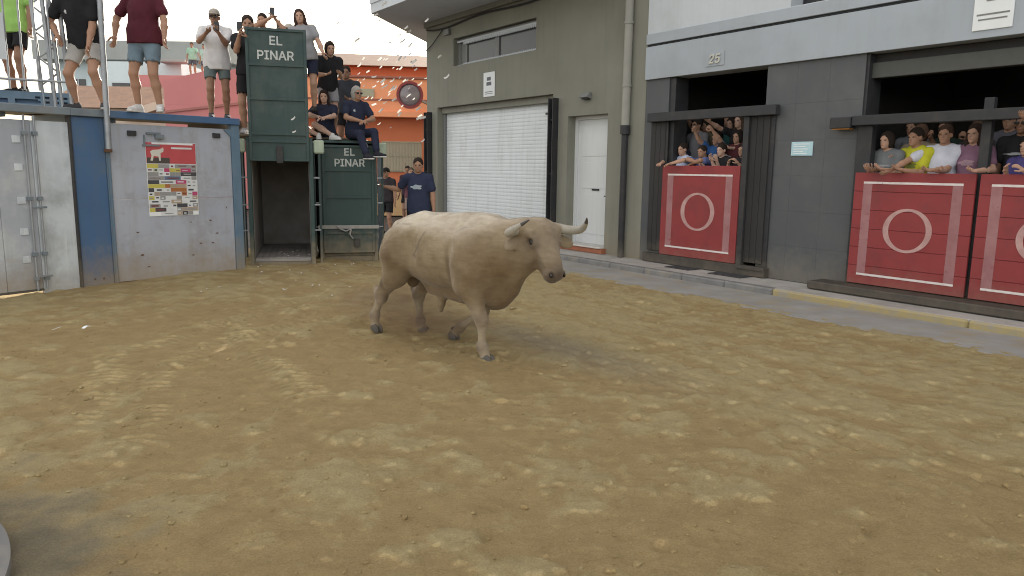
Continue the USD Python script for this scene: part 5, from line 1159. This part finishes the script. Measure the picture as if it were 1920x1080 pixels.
            pm = trimesh.Trimesh(ok, Fc, process=False); 
            obj('shirt_print', pm if (pm.face_normals.mean(0) @ d_) < 0 else flip(pm), cloth(col), sh_, smooth=True)
    # shorts or trousers
    if bottom is not None:
        f = Field(pts.min(0) - .3, pts.max(0) + .3, h * 1.12)
        f.ell(sp(0, .0, .97), (.162 * fat, .118 * fat, .10), Rs, k=.05); f.ell(pc_ + [0, 0, -.03], (.158 * fat, .118 * fat, .11), None, k=.05)
        for H_, K_, A_ in ((HL, KL, AL), (HRr, KR, AR)):
            if blen <= 1:
                e_ = H_ + (K_ - H_) * blen; d_ = unit(K_ - H_); f.cone(H_, e_, .094 * fat, .090, k=.03)
            else:
                f.cone(H_, K_, .094 * fat, .073, k=.04); f.cone(K_, K_ + (A_ - K_) * (blen - 1), .072, .058, k=.03)
        if blen <= 1:
            for H_, K_ in ((HL, KL), (HRr, KR)):
                e_ = H_ + (K_ - H_) * blen; d_ = unit(K_ - H_); f.cone(e_ + d_ * .075, e_ + d_ * .22, .11, .12, k=.008, sub=True)
        obj('shorts' if blen <= 1 else 'trousers', wrinkle(f.mesh(2), .028, 9, sd_ + 3), cloth(bottom), P, smooth=True)
    # shoes
    if shoes is not None:
        for A_, an in ((AL, feet[0]), (AR, feet[1])):
            fd = np.array([math.sin(math.radians(an)), math.cos(math.radians(an)), 0.]); f = Field(A_ - .25, A_ + .25, .009)
            z0 = A_[2] - .08
            f.cone(A_ + [0, 0, -.035] - fd * .025, A_ + fd * .07 + [0, 0, -.038], .046, .042, k=.02); f.cone(A_ + fd * .07 + [0, 0, -.042], A_ + fd * .15 + [0, 0, -.052], .042, .034, k=.02); f.cone(A_ + [0, 0, .01], A_ + [0, 0, -.03], .043, .045, k=.02)
            f.cut((0, 0, -1), (0, 0, z0 + .012)); sh_ = obj('shoe', f.mesh(1), cloth(shoes), P, smooth=True)
            f = Field(A_ - .25, A_ + .25, .009); f.cone(A_ + [0, 0, -.06] - fd * .03, A_ + fd * .155 + [0, 0, -.06], .047, .040, k=.01); f.cut((0, 0, -1), (0, 0, z0)); f.cut((0, 0, 1), (0, 0, z0 + .026))
            obj('sole', f.mesh(0), cloth(sole if sole is not None else tuple(x * .6 for x in shoes)), sh_)
    if phone is not None:
        W_ = WL if phone == 'L' else WR; E_ = EL if phone == 'L' else ER; c_ = W_ + unit(W_ - E_) * .08 + np.array([0, .03, .05])
        M = np.eye(4); M[:3, :3] = T[:3, :3]; M[:3, 3] = (T @ np.r_[c_, 1])[:3]; m = bx((-.037, -.005, -.06), (.037, .005, .08), .003); m.apply_transform(M)
        obj('phone', m, 'phone', label='dark phone held up by ' + label.split(' with ')[0].split(' in ')[0], cat='phone') if False else obj('phone', m, 'phone', label=PHONE_LABEL.pop(0), cat='phone')
    return P
def hash_(s):
    v = 7
    for ch_ in s: v = (v * 31 + ord(ch_)) % 1000003
    return v
PHONE_LABEL = ['phone held up by the man in the cap and white shirt', 'phone held up by the young man in black beside the crate door', 'phone held over the crate door by the cropped haired man', 'phone held over the crate door by the person in a pale cap']
NAVY, BLACK, WHITE = (.028, .034, .060), (.022, .022, .025), (.62, .62, .63)
DENIM = (.17, .235, .29)
# on the barricade
person('person in maroon T-shirt and denim shorts standing on the barricade', (-5.20, 10.80, TOPZ + .10), 185, 1.90, skin='tan', shirt=(.085, .020, .030), bottom=DENIM, blen=.66, shoes=(.60, .60, .60), sole=(.7, .7, .7), Lf=(-.15, 0, .08), Rf=(.13, .02, .08), feet=(-30, 12), Lh=(-.35, .14, .90), Rh=(.34, .10, .95), Re=(.9, -.4, -.1), Le=(-.9, -.4, -.1), hair='short', hem=.86, fat=1.16, h=.0115)
person('person in black shirt and pale shorts bending with a hand on one knee', (-5.86, 10.52, TOPZ + .10), 180, 1.86, pelvis=.86, lean=24, skin='tan', shirt=BLACK, bottom=(.40, .39, .37), blen=.66, shoes=(.06, .06, .065), sole=(.45, .45, .45), Lf=(-.20, .06, .08), Rf=(.20, .0, .08), feet=(-25, 22), Lh=(-.17, .30, .66), Rh=(.24, .22, .90), Re=(1, -.5, 0), head=(0, 25), fat=1.14, print_=('badge', (.5, .5, .52)), h=.0115)
person('person in a green top and black shorts behind the stand railing', (-6.88, 10.62, TOPZ + .31), 190, 1.74, skin='dark', shirt=(.30, .52, .14), bottom=BLACK, blen=.68, shoes=(.02, .02, .022), Lf=(-.10, .05, .08), Rf=(.16, -.05, .08), feet=(-20, 20), sleeve=.6, hem=.82)
person('person in white shirt and pale cap filming behind the barricade', (-4.98, 12.8, 2.46), 160, 1.78, skin='dark', shirt=WHITE, bottom=(.13, .165, .17), blen=.60, shoes=(.06, .06, .07), Lf=(-.12, -.03, .08), Rf=(.12, .06, .08), Lh=(-.06, .38, 1.32), Rh=(.14, .40, 1.30), cap=(.36, .33, .29), hair='crop', glasses=True, phone='L', hem=.80, head=(-10, 4), fat=1.08, h=.0115)
person('young person in black holding a phone beside the tall crate door', (-4.42, 12.75, 2.22), 172, 1.92, skin='tan', shirt=BLACK, bottom=BLACK, blen=.72, shoes=(.5, .5, .52), Lh=(-.06, .34, 1.38), Rh=(.06, .34, 1.40), phone='R', hair='short', Le=(-.5, -.2, -1), head=(8, 4), h=.0115)
person('person in beige shorts half hidden behind the white shirted one', (-4.62, 13.7, 2.30), 185, 1.60, skin='light', shirt=(.20, .22, .25), bottom=(.38, .37, .34), blen=.7, shoes=(.4, .4, .4))
for i, (x, y, col) in enumerate(((-16.2, 38.5, (.34, .55, .42)), (-15.75, 38.9, (.40, .48, .46)))):
    person(['distant person in a mint top leaning on the pink roof terrace', 'distant person in grey beside the one in mint on the roof'][i], (x, y, 6.05), 170 + 30 * i, 1.7, shirt=col, h=.02, hair='short', Lh=(-.45, .35, .95) if i == 0 else None)
DK1 = thing('roof_terrace', 'far roof terrace slab with people behind the pink house', 'terrace'); obj('slab', bx((-18.5, 37.6, 5.0), (-13, 41, 6.05)), 'pink_wall', DK1)
# on the crates; crate roof is at 2.17
DK = thing('crate_platform', 'plank platform laid behind the two green crates', 'platform')
for k in range(7): obj('plank', bx((-5.3, 13.0 + .2 * k + .6, 2.19), (-2.9, 13.19 + .2 * k + .6, 2.225), .004), 'deck_wood', DK)
for x, y in ((-5.2, 13.7), (-5.2, 14.9), (-2.72, 14.95)): obj('trestle', bx((x, y, -.05), (x + .08, y + .08, 2.188)), 'grey_beam', DK)
DK = thing('crate_platform', 'plank platform between the barricade deck and the tall crate', 'platform')
for k in range(6): obj('plank', bx((-5.45, 12.42 + .2 * k, 2.405 - .22), (-4.36, 12.61 + .2 * k, 2.435 - .22), .004), 'deck_wood', DK)
obj('box', bx((-5.4, 12.5, 2.216), (-4.62, 13.2, 2.455), .004), 'deck_wood', DK)
for x, y in ((-5.4, 12.45), (-5.4, 13.45), (-4.95, 13.5)): obj('trestle', bx((x, y, -.05), (x + .08, y + .08, 2.184)), 'grey_beam', DK)
person('person with cropped hair filming over the crate door', (-4.46, 13.62, 2.225 + .38), 175, 1.74, skin='tan', shirt=BLACK, hair='crop', Rh=(-.16, .25, 1.62), Lh=(-.28, .22, 1.62), Re=(1, .2, -.5), Le=(-1, .2, -.5), phone='L', h=.0125)
person('person in a pale cap filming over the crate door, mostly hidden', (-4.02, 13.72, 2.225 + .24), 175, 1.72, skin='light', shirt=BLACK, cap=(.45, .43, .38), hair='crop', Rh=(.20, .22, 1.60), Lh=(-.10, .26, 1.55), phone='R', Re=(1, 0, -.5), Le=(-1, 0, -.5))
person('long haired person in grey leaning out beside the raised crate door', (-3.62, 13.32, 2.225 + .42), 170, 1.72, tilt=8, skin='light', shirt=(.30, .30, .32), hair='long', haircol=(.05, .03, .025), female=True, bottom=NAVY, sleeve=.5, Lh=(-.30, .22, 1.0))
person('person in black leaning over behind the seated spectators', (-3.40, 13.85, 2.225 + .02), 150, 1.68, lean=18, skin='light', shirt=BLACK, hair='bob', bottom=(.30, .30, .32), Lh=(-.12, .42, 1.12), Rh=(.16, .42, 1.10))
person('dark haired person seated knees up on the closed crate', (-3.44, 13.78, 2.175), 172, 1.64, pelvis=.13, lean=8, skin='pale', shirt=NAVY, hair='long', haircol=(.035, .022, .02), female=True, bottom=BLACK, blen=.42, shoes=(.62, .62, .62), sole=(.7, .7, .7), Lf=(-.17, .40, .08), Rf=(.09, .34, .08), Lh=(-.02, .46, .40), Rh=(.08, .44, .42), Le=(-1, 0, -.3), Re=(1, 0, -.3), feet=(-60, -10), h=.0115)
person('person in dark T-shirt standing behind the grey haired one', (-3.20, 14.5, 2.225 - .40), 175, 1.76, skin='dark', shirt=(.04, .045, .055), hair='crop', bottom=BLACK, Lh=(-.1, .3, 1.12))
person('grey haired person in sunglasses and navy seated with legs hanging over the crate', (-2.88, 13.70, 2.175), 140, 1.74, pelvis=.14, lean=6, skin='tan', shirt=NAVY, hair='bob', haircol=(.36, .35, .33), glasses=True, bottom=(.026, .030, .055), blen=1.86, shoes=(.03, .03, .04), sole=(.6, .6, .58), Lf=(-.10, .60, -.22), Rf=(.12, .62, -.26), Lh=(-.04, .30, .34), Rh=(.06, .30, .34), Le=(-1, .0, -.4), Re=(1, 0, -.4), feet=(-35, -10), print_=('badge', (.4, .42, .45)), h=.0115)
# in the street behind
person('person in navy T-shirt with a pale print reaching to the closed crate', (-1.76, 13.85, 0), 188, 1.88, skin='tan', shirt=(.036, .045, .085), bottom=(.016, .016, .022), blen=.75, hair='short', Rh=(.60, .04, 1.26), Re=(.3, -.6, -1), Lh=(-.28, .04, .88), print_=('logo', (.36, .42, .47)), hem=.80, head=(10, 2), h=.0115, fat=1.06)
person('boy in black cap and shorts standing beyond the closed crate', (-3.26, 19.2, -.03), 200, 1.72, skin='tan', shirt=(.045, .04, .045), cap=(.02, .02, .02), hair='crop', bottom=BLACK, blen=.7, shoes=(.03, .03, .035), Rh=(.20, .24, 1.15))
person('smaller far spectator in dark clothes before the window grille', (-3.28, 23.2, -.03), 190, 1.78, skin='tan', shirt=(.06, .035, .05), bottom=BLACK, h=.016, Lh=(-.2, .3, 1.2))
person('far bald spectator in pink and black beside the window grille', (-2.98, 21.8, -.03), 170, 1.74, skin='light', shirt=(.16, .07, .09), hair='crop', haircol=(.12, .09, .07), bottom=(.30, .22, .19), h=.016, blen=.9, Rh=(.2, .32, 1.25), Lh=(-.2, .32, 1.25))
# behind the red barriers (front of the street: v = 0, they stand on a bench inside)
def fp(u_, v_, z_): return tuple(uvz(u_, v_, z_))
FS = math.degrees(math.atan2(NV[0], NV[1]))
B1 = thing('bench', 'low bench inside the narrower doorway that spectators stand on', 'bench'); obj('top', fb(-9.0, -7.5, -.75, -.18, .66, .72, .005), 'black_wood', B1); obj('top', fb(-9.0, -7.5, -1.5, -.76, .94, 1.0, .005), 'black_wood', B1)
for a in (-8.9, -7.65): obj('leg', fb(a, a + .06, -.7, -.24, .10, .659), 'black_wood', B1); obj('leg', fb(a, a + .06, -1.45, -.9, .10, .939), 'black_wood', B1)
B2 = thing('bench', 'low bench inside the wide doorway that spectators stand on', 'bench'); obj('top', fb(-5.5, -2.0, -.75, -.14, .58, .64, .005), 'black_wood', B2)
for a in (-5.4, -3.8, -2.2): obj('leg', fb(a, a + .06, -.7, -.2, .10, .579), 'black_wood', B2)
kg = 'spectators behind the barriers'
RAILZ = 1.80
def over(z_feet, H, z=RAILZ + .035): return (z - z_feet) * 1.75 / H
hz = over(.72, 1.40)
person('child in blue vest top with white sleeve draping an arm over the barrier, far left', fp(-8.90, -.16, .72), FS + 10, 1.46, skin='light', shirt=(.50, .56, .74), bottom=NAVY, Rh=(.20, .42, over(.72, 1.46)), Lh=(-.16, .42, over(.72, 1.46)), Re=(1, 0, .0), Le=(-1, .2, .2), hair='short', head=(5, 5), h=.015)
person('child with black hair resting crossed arms on the barrier, second from left', fp(-8.45, -.20, .72), FS - 4, 1.42, skin='tan', shirt=(.12, .15, .33), Lh=(.10, .30, over(.72, 1.42)), Rh=(-.06, .32, over(.72, 1.42) + .02), Le=(-1, .3, .3), Re=(1, .3, .3), hair='short', lean=10, h=.015)
person('child in black leaning chin on hands over the barrier top', fp(-8.06, -.22, .72), FS + 4, 1.44, skin='pale', shirt=BLACK, Lh=(-.05, .28, over(.72, 1.44) + .05), Rh=(.08, .28, over(.72, 1.44) + .05), hair='short', lean=8, h=.015, print_=('band', (.5, .5, .5)))
person('child in black at the right end of the narrower barrier', fp(-7.74, -.26, .72), FS - 6, 1.43, skin='light', shirt=(.03, .025, .03), Lh=(-.10, .30, over(.72, 1.43)), Rh=(.12, .3, over(.72, 1.43)), hair='bob', h=.015)
person('person in grey T-shirt at the back left of the narrower doorway', fp(-9.02, -.62, 1.0), FS + 6, 1.62, skin='tan', shirt=(.20, .20, .22), hair='short', h=.016, glasses=True)
person('person in blue T-shirt reaching both hands up to the black rail', fp(-8.50, -.55, .72), FS - 2, 1.66, skin='light', shirt=(.05, .13, .33), print_=('band', (.2, .3, .45)), Lh=(-.20, .72, (2.60 - .72) * 1.75 / 1.66), Rh=(.20, .72, (2.60 - .72) * 1.75 / 1.66), Le=(-1, .6, -.2), Re=(1, .6, -.2), hair='short', hand='grip', h=.015)
person('pale person in black top at the back right of the narrower doorway', fp(-8.14, -.66, 1.0), FS + 2, 1.66, skin='pale', shirt=BLACK, hair='long', female=True, haircol=(.07, .05, .035), h=.016, Lh=(-.10, .30, 1.15), Rh=(.30, .70, (2.60 - 1.0) * 1.75 / 1.66), Re=(1, 0, -.3))
person('person in dark navy squeezed at the far left of the narrower doorway behind the child', fp(-9.20, -.40, .80), FS + 8, 1.50, skin='tan', shirt=(.03, .035, .06), hair='short', h=.016, Lh=(-.1, .3, 1.2))
person('person in dark red between the blue and pale spectators in the narrower doorway', fp(-8.02, -.48, .86), FS, 1.52, skin='light', shirt=(.10, .03, .035), hair='bob', h=.016, Rh=(.25, .30, 1.2))
person('person in khaki at the back of the narrower doorway with one arm raised', fp(-9.10, -.95, 1.02), FS + 6, 1.60, skin='tan', shirt=(.16, .14, .09), hair='crop', h=.018, Rh=(.18, .55, 2.02), Re=(1, .4, -.2))
person('person in dark teal half hidden behind the blue T-shirt, narrower doorway', fp(-8.58, -1.0, 1.06), FS, 1.58, skin='light', shirt=(.03, .09, .09), hair='bob', h=.018)
person('child in white T-shirt between the black haired child and the one in black', fp(-8.24, -.36, .78), FS + 3, 1.40, skin='light', shirt=(.46, .46, .48), hair='short', haircol=(.06, .035, .02), h=.016)
person('tall person in charcoal at the back of the narrower doorway', fp(-8.75, -1.15, 1.0), FS + 4, 1.72, skin='tan', shirt=(.05, .05, .055), hair='short', h=.018)
RZ2 = 1.755
person('person in pale grey hoodie low behind the yellow one in the wide doorway', fp(-5.36, -.85, .80), FS + 6, 1.66, skin='tan', shirt=(.22, .23, .25), hair='crop', h=.018)
person('person in blue cap in the second row behind the middle gate post', fp(-4.12, -.75, .78), FS, 1.72, skin='tan', shirt=(.10, .10, .12), cap=(.05, .08, .2), hair='crop', h=.018)
person('person in beige with an arm round the one in yellow', fp(-5.10, -.55, .72), FS - 4, 1.64, skin='light', shirt=(.30, .25, .18), hair='bob', haircol=(.10, .06, .04), h=.016, Rh=(.2, .4, 1.25))
person('person in dark green between yellow and white shirts, second row', fp(-4.98, -.95, .74), FS, 1.70, skin='tan', shirt=(.03, .05, .04), hair='short', h=.018)
person('person in faded black behind the long haired one in mauve', fp(-4.45, -.70, .70), FS + 4, 1.70, skin='light', shirt=(.05, .045, .045), hair='long', haircol=(.09, .055, .035), female=True, h=.016)
person('dark haired child in striped grey at the left end of the wide doorway', fp(-5.30, -.16, .64), FS + 6, 1.62, skin='light', shirt=(.16, .17, .18), hair='bob', print_=('band', (.32, .33, .34)), Lh=(-.14, .30, over(.64, 1.62, RZ2)), Rh=(.10, .30, over(.64, 1.62, RZ2)), h=.014, lean=6)
person('person in bright yellow T-shirt leaning on the wide barrier', fp(-4.93, -.22, .64), FS + 12, 1.66, skin='tan', shirt=(.50, .50, .04), hair='crop', print_=('logo', (.18, .20, .05)), Lh=(-.05, .36, over(.64, 1.66, RZ2)), Rh=(.34, .34, over(.64, 1.66, RZ2)), lean=8, h=.014)
person('person in white T-shirt with a forearm along the wide barrier', fp(-4.62, -.20, .64), FS - 8, 1.68, skin='tan', shirt=(.56, .58, .66), hair='short', haircol=(.06, .035, .025), Rh=(.52, .34, over(.64, 1.68, RZ2)), Lh=(.02, .34, over(.64, 1.68, RZ2)), Re=(1, .2, -.3), h=.014)
person('long haired person in mauve top with hands on the wide barrier', fp(-4.28, -.22, .64), FS + 4, 1.68, skin='light', shirt=(.20, .11, .16), hair='long', print_=('logo', (.33, .22, .26)), female=True, haircol=(.035, .022, .018), Lh=(-.24, .34, over(.64, 1.68, RZ2)), Rh=(.22, .34, over(.64, 1.68, RZ2)), h=.014)
person('person in black shirt and dark glasses right of the middle gate post', fp(-3.80, -.32, .64), FS, 1.80, skin='dark', shirt=(.02, .02, .022), hair='crop', glasses=True, print_=('band', (.35, .36, .38)), Lh=(-.2, .75, (2.44 - .64) * 1.75 / 1.8), Le=(-1, .3, -.2), h=.014, hand='grip')
person('small child in purple at the right edge behind the barrier', fp(-3.66, -.12, .64), FS + 10, 1.50, skin='light', shirt=(.07, .06, .18), hair='bob', h=.015, Lh=(-.14, .26, over(.64, 1.5, RZ2)), Rh=(.1, .26, over(.64, 1.5, RZ2)))
person('person in brown standing far back in the wide doorway', fp(-4.70, -1.0, .30), FS, 1.86, skin='dark', shirt=(.05, .03, .03), h=.018, hair='short', Lh=(-.16, 1.0, (2.44 - .1) * 1.75 / 1.86), Rh=(.36, .9, (2.44 - .1) * 1.75 / 1.86), Le=(-1, .3, -.2), Re=(1, .3, -.2), hand='grip')
person('person in mustard far back at the right of the wide doorway', fp(-3.45, -.9, .35), FS, 1.80, skin='dark', shirt=(.26, .18, .03), h=.018, hair='short')
LOOK['confetti_paper'] = usdkit.material(stage, '/World/Looks/confetti_paper', {'d': ('principled_bsdf', {'base_color': (.85, .85, .82), 'roughness': .7}), 't': ('translucent_bsdf', {'color': (.85, .85, .82)}), 'm': ('mix_closure', {'fac': .4})}, [('d.BSDF', 'm.closure1'), ('t.BSDF', 'm.closure2')], surface='m.closure')
# ================================================================== paper confetti blown through the sun
rr = np.random.RandomState(21)
cf = trimesh.creation.box((.12, .042, .0014)); 
cf = cf.subdivide().subdivide(); cf.vertices[:, 2] += 6. * (cf.vertices[:, 0] ** 2) - .008
first = None; pix = []
while len(pix) < 108:
    y = rr.uniform(13.6, 22.5); sx, sz = rr.normal(-.165, .038), rr.normal(.118, .042)          # a cloud drifting over the street mouth
    x, z = sx * y, 1.7 + sz * y
    if -.265 < sx < -.095 and .01 < sz < .215 and not (y > 15 and sx > -.115) and x - .0 > -6: pix.append((x, y, z))
pix += [(-1.55, 13.5, 4.25), (-1.3, 13.2, 3.6), (-3.2, 11.0, 2.2), (-3.5, 12.0, 2.45), (-1.2, 13.5, 3.3)]
for i, (x, y, z) in enumerate(pix):
    a = math.radians(rr.normal(-38, 9)); s_ = rr.uniform(.45, 1.15) * (.42 + y / 32)
    Rm = rot_y(a) @ rot_x(rr.uniform(.7, 2.2)) * s_; M = np.eye(4); M[:3, :3] = Rm; M[:3, 3] = (x, y, z)
    if first is None:
        first = thing('confetti', 'white paper confetti piece fluttering in the air by the crates', 'confetti', M, group='paper confetti in the air'); obj('strip', cf, 'confetti_paper', first)
    else: dup(first, M, 'white paper confetti piece fluttering in the air by the crates', 'paper confetti in the air').SetCustomDataByKey('category', 'confetti')
gc = None; rr = np.random.RandomState(77); LG = 'white paper confetti piece fallen on the ground at the open crate'
for i in range(46):
    x, y = rr.uniform(-4.2, -1.6), rr.uniform(9.6, 12.9)
    if i < 12: x, y = rr.uniform(-4.25, -3.55), rr.uniform(12.6, 13.6)
    z = .172 if i < 12 else float(sm.vertices[kd.query((x, y))[1], 2]) + .012
    a = rr.uniform(0, 6.28); M = np.eye(4); M[:3, :3] = rot_z(a) @ rot_x(rr.normal(0, .12)) * rr.uniform(.3, .65); M[:3, 3] = (x, y, z)
    if gc is None:
        gc = thing('fallen_confetti', LG, 'confetti', M, group='paper confetti on the ground'); obj('strip', cf, 'confetti_paper', gc)
    else: dup(gc, M, LG, 'paper confetti on the ground').SetCustomDataByKey('category', 'confetti')
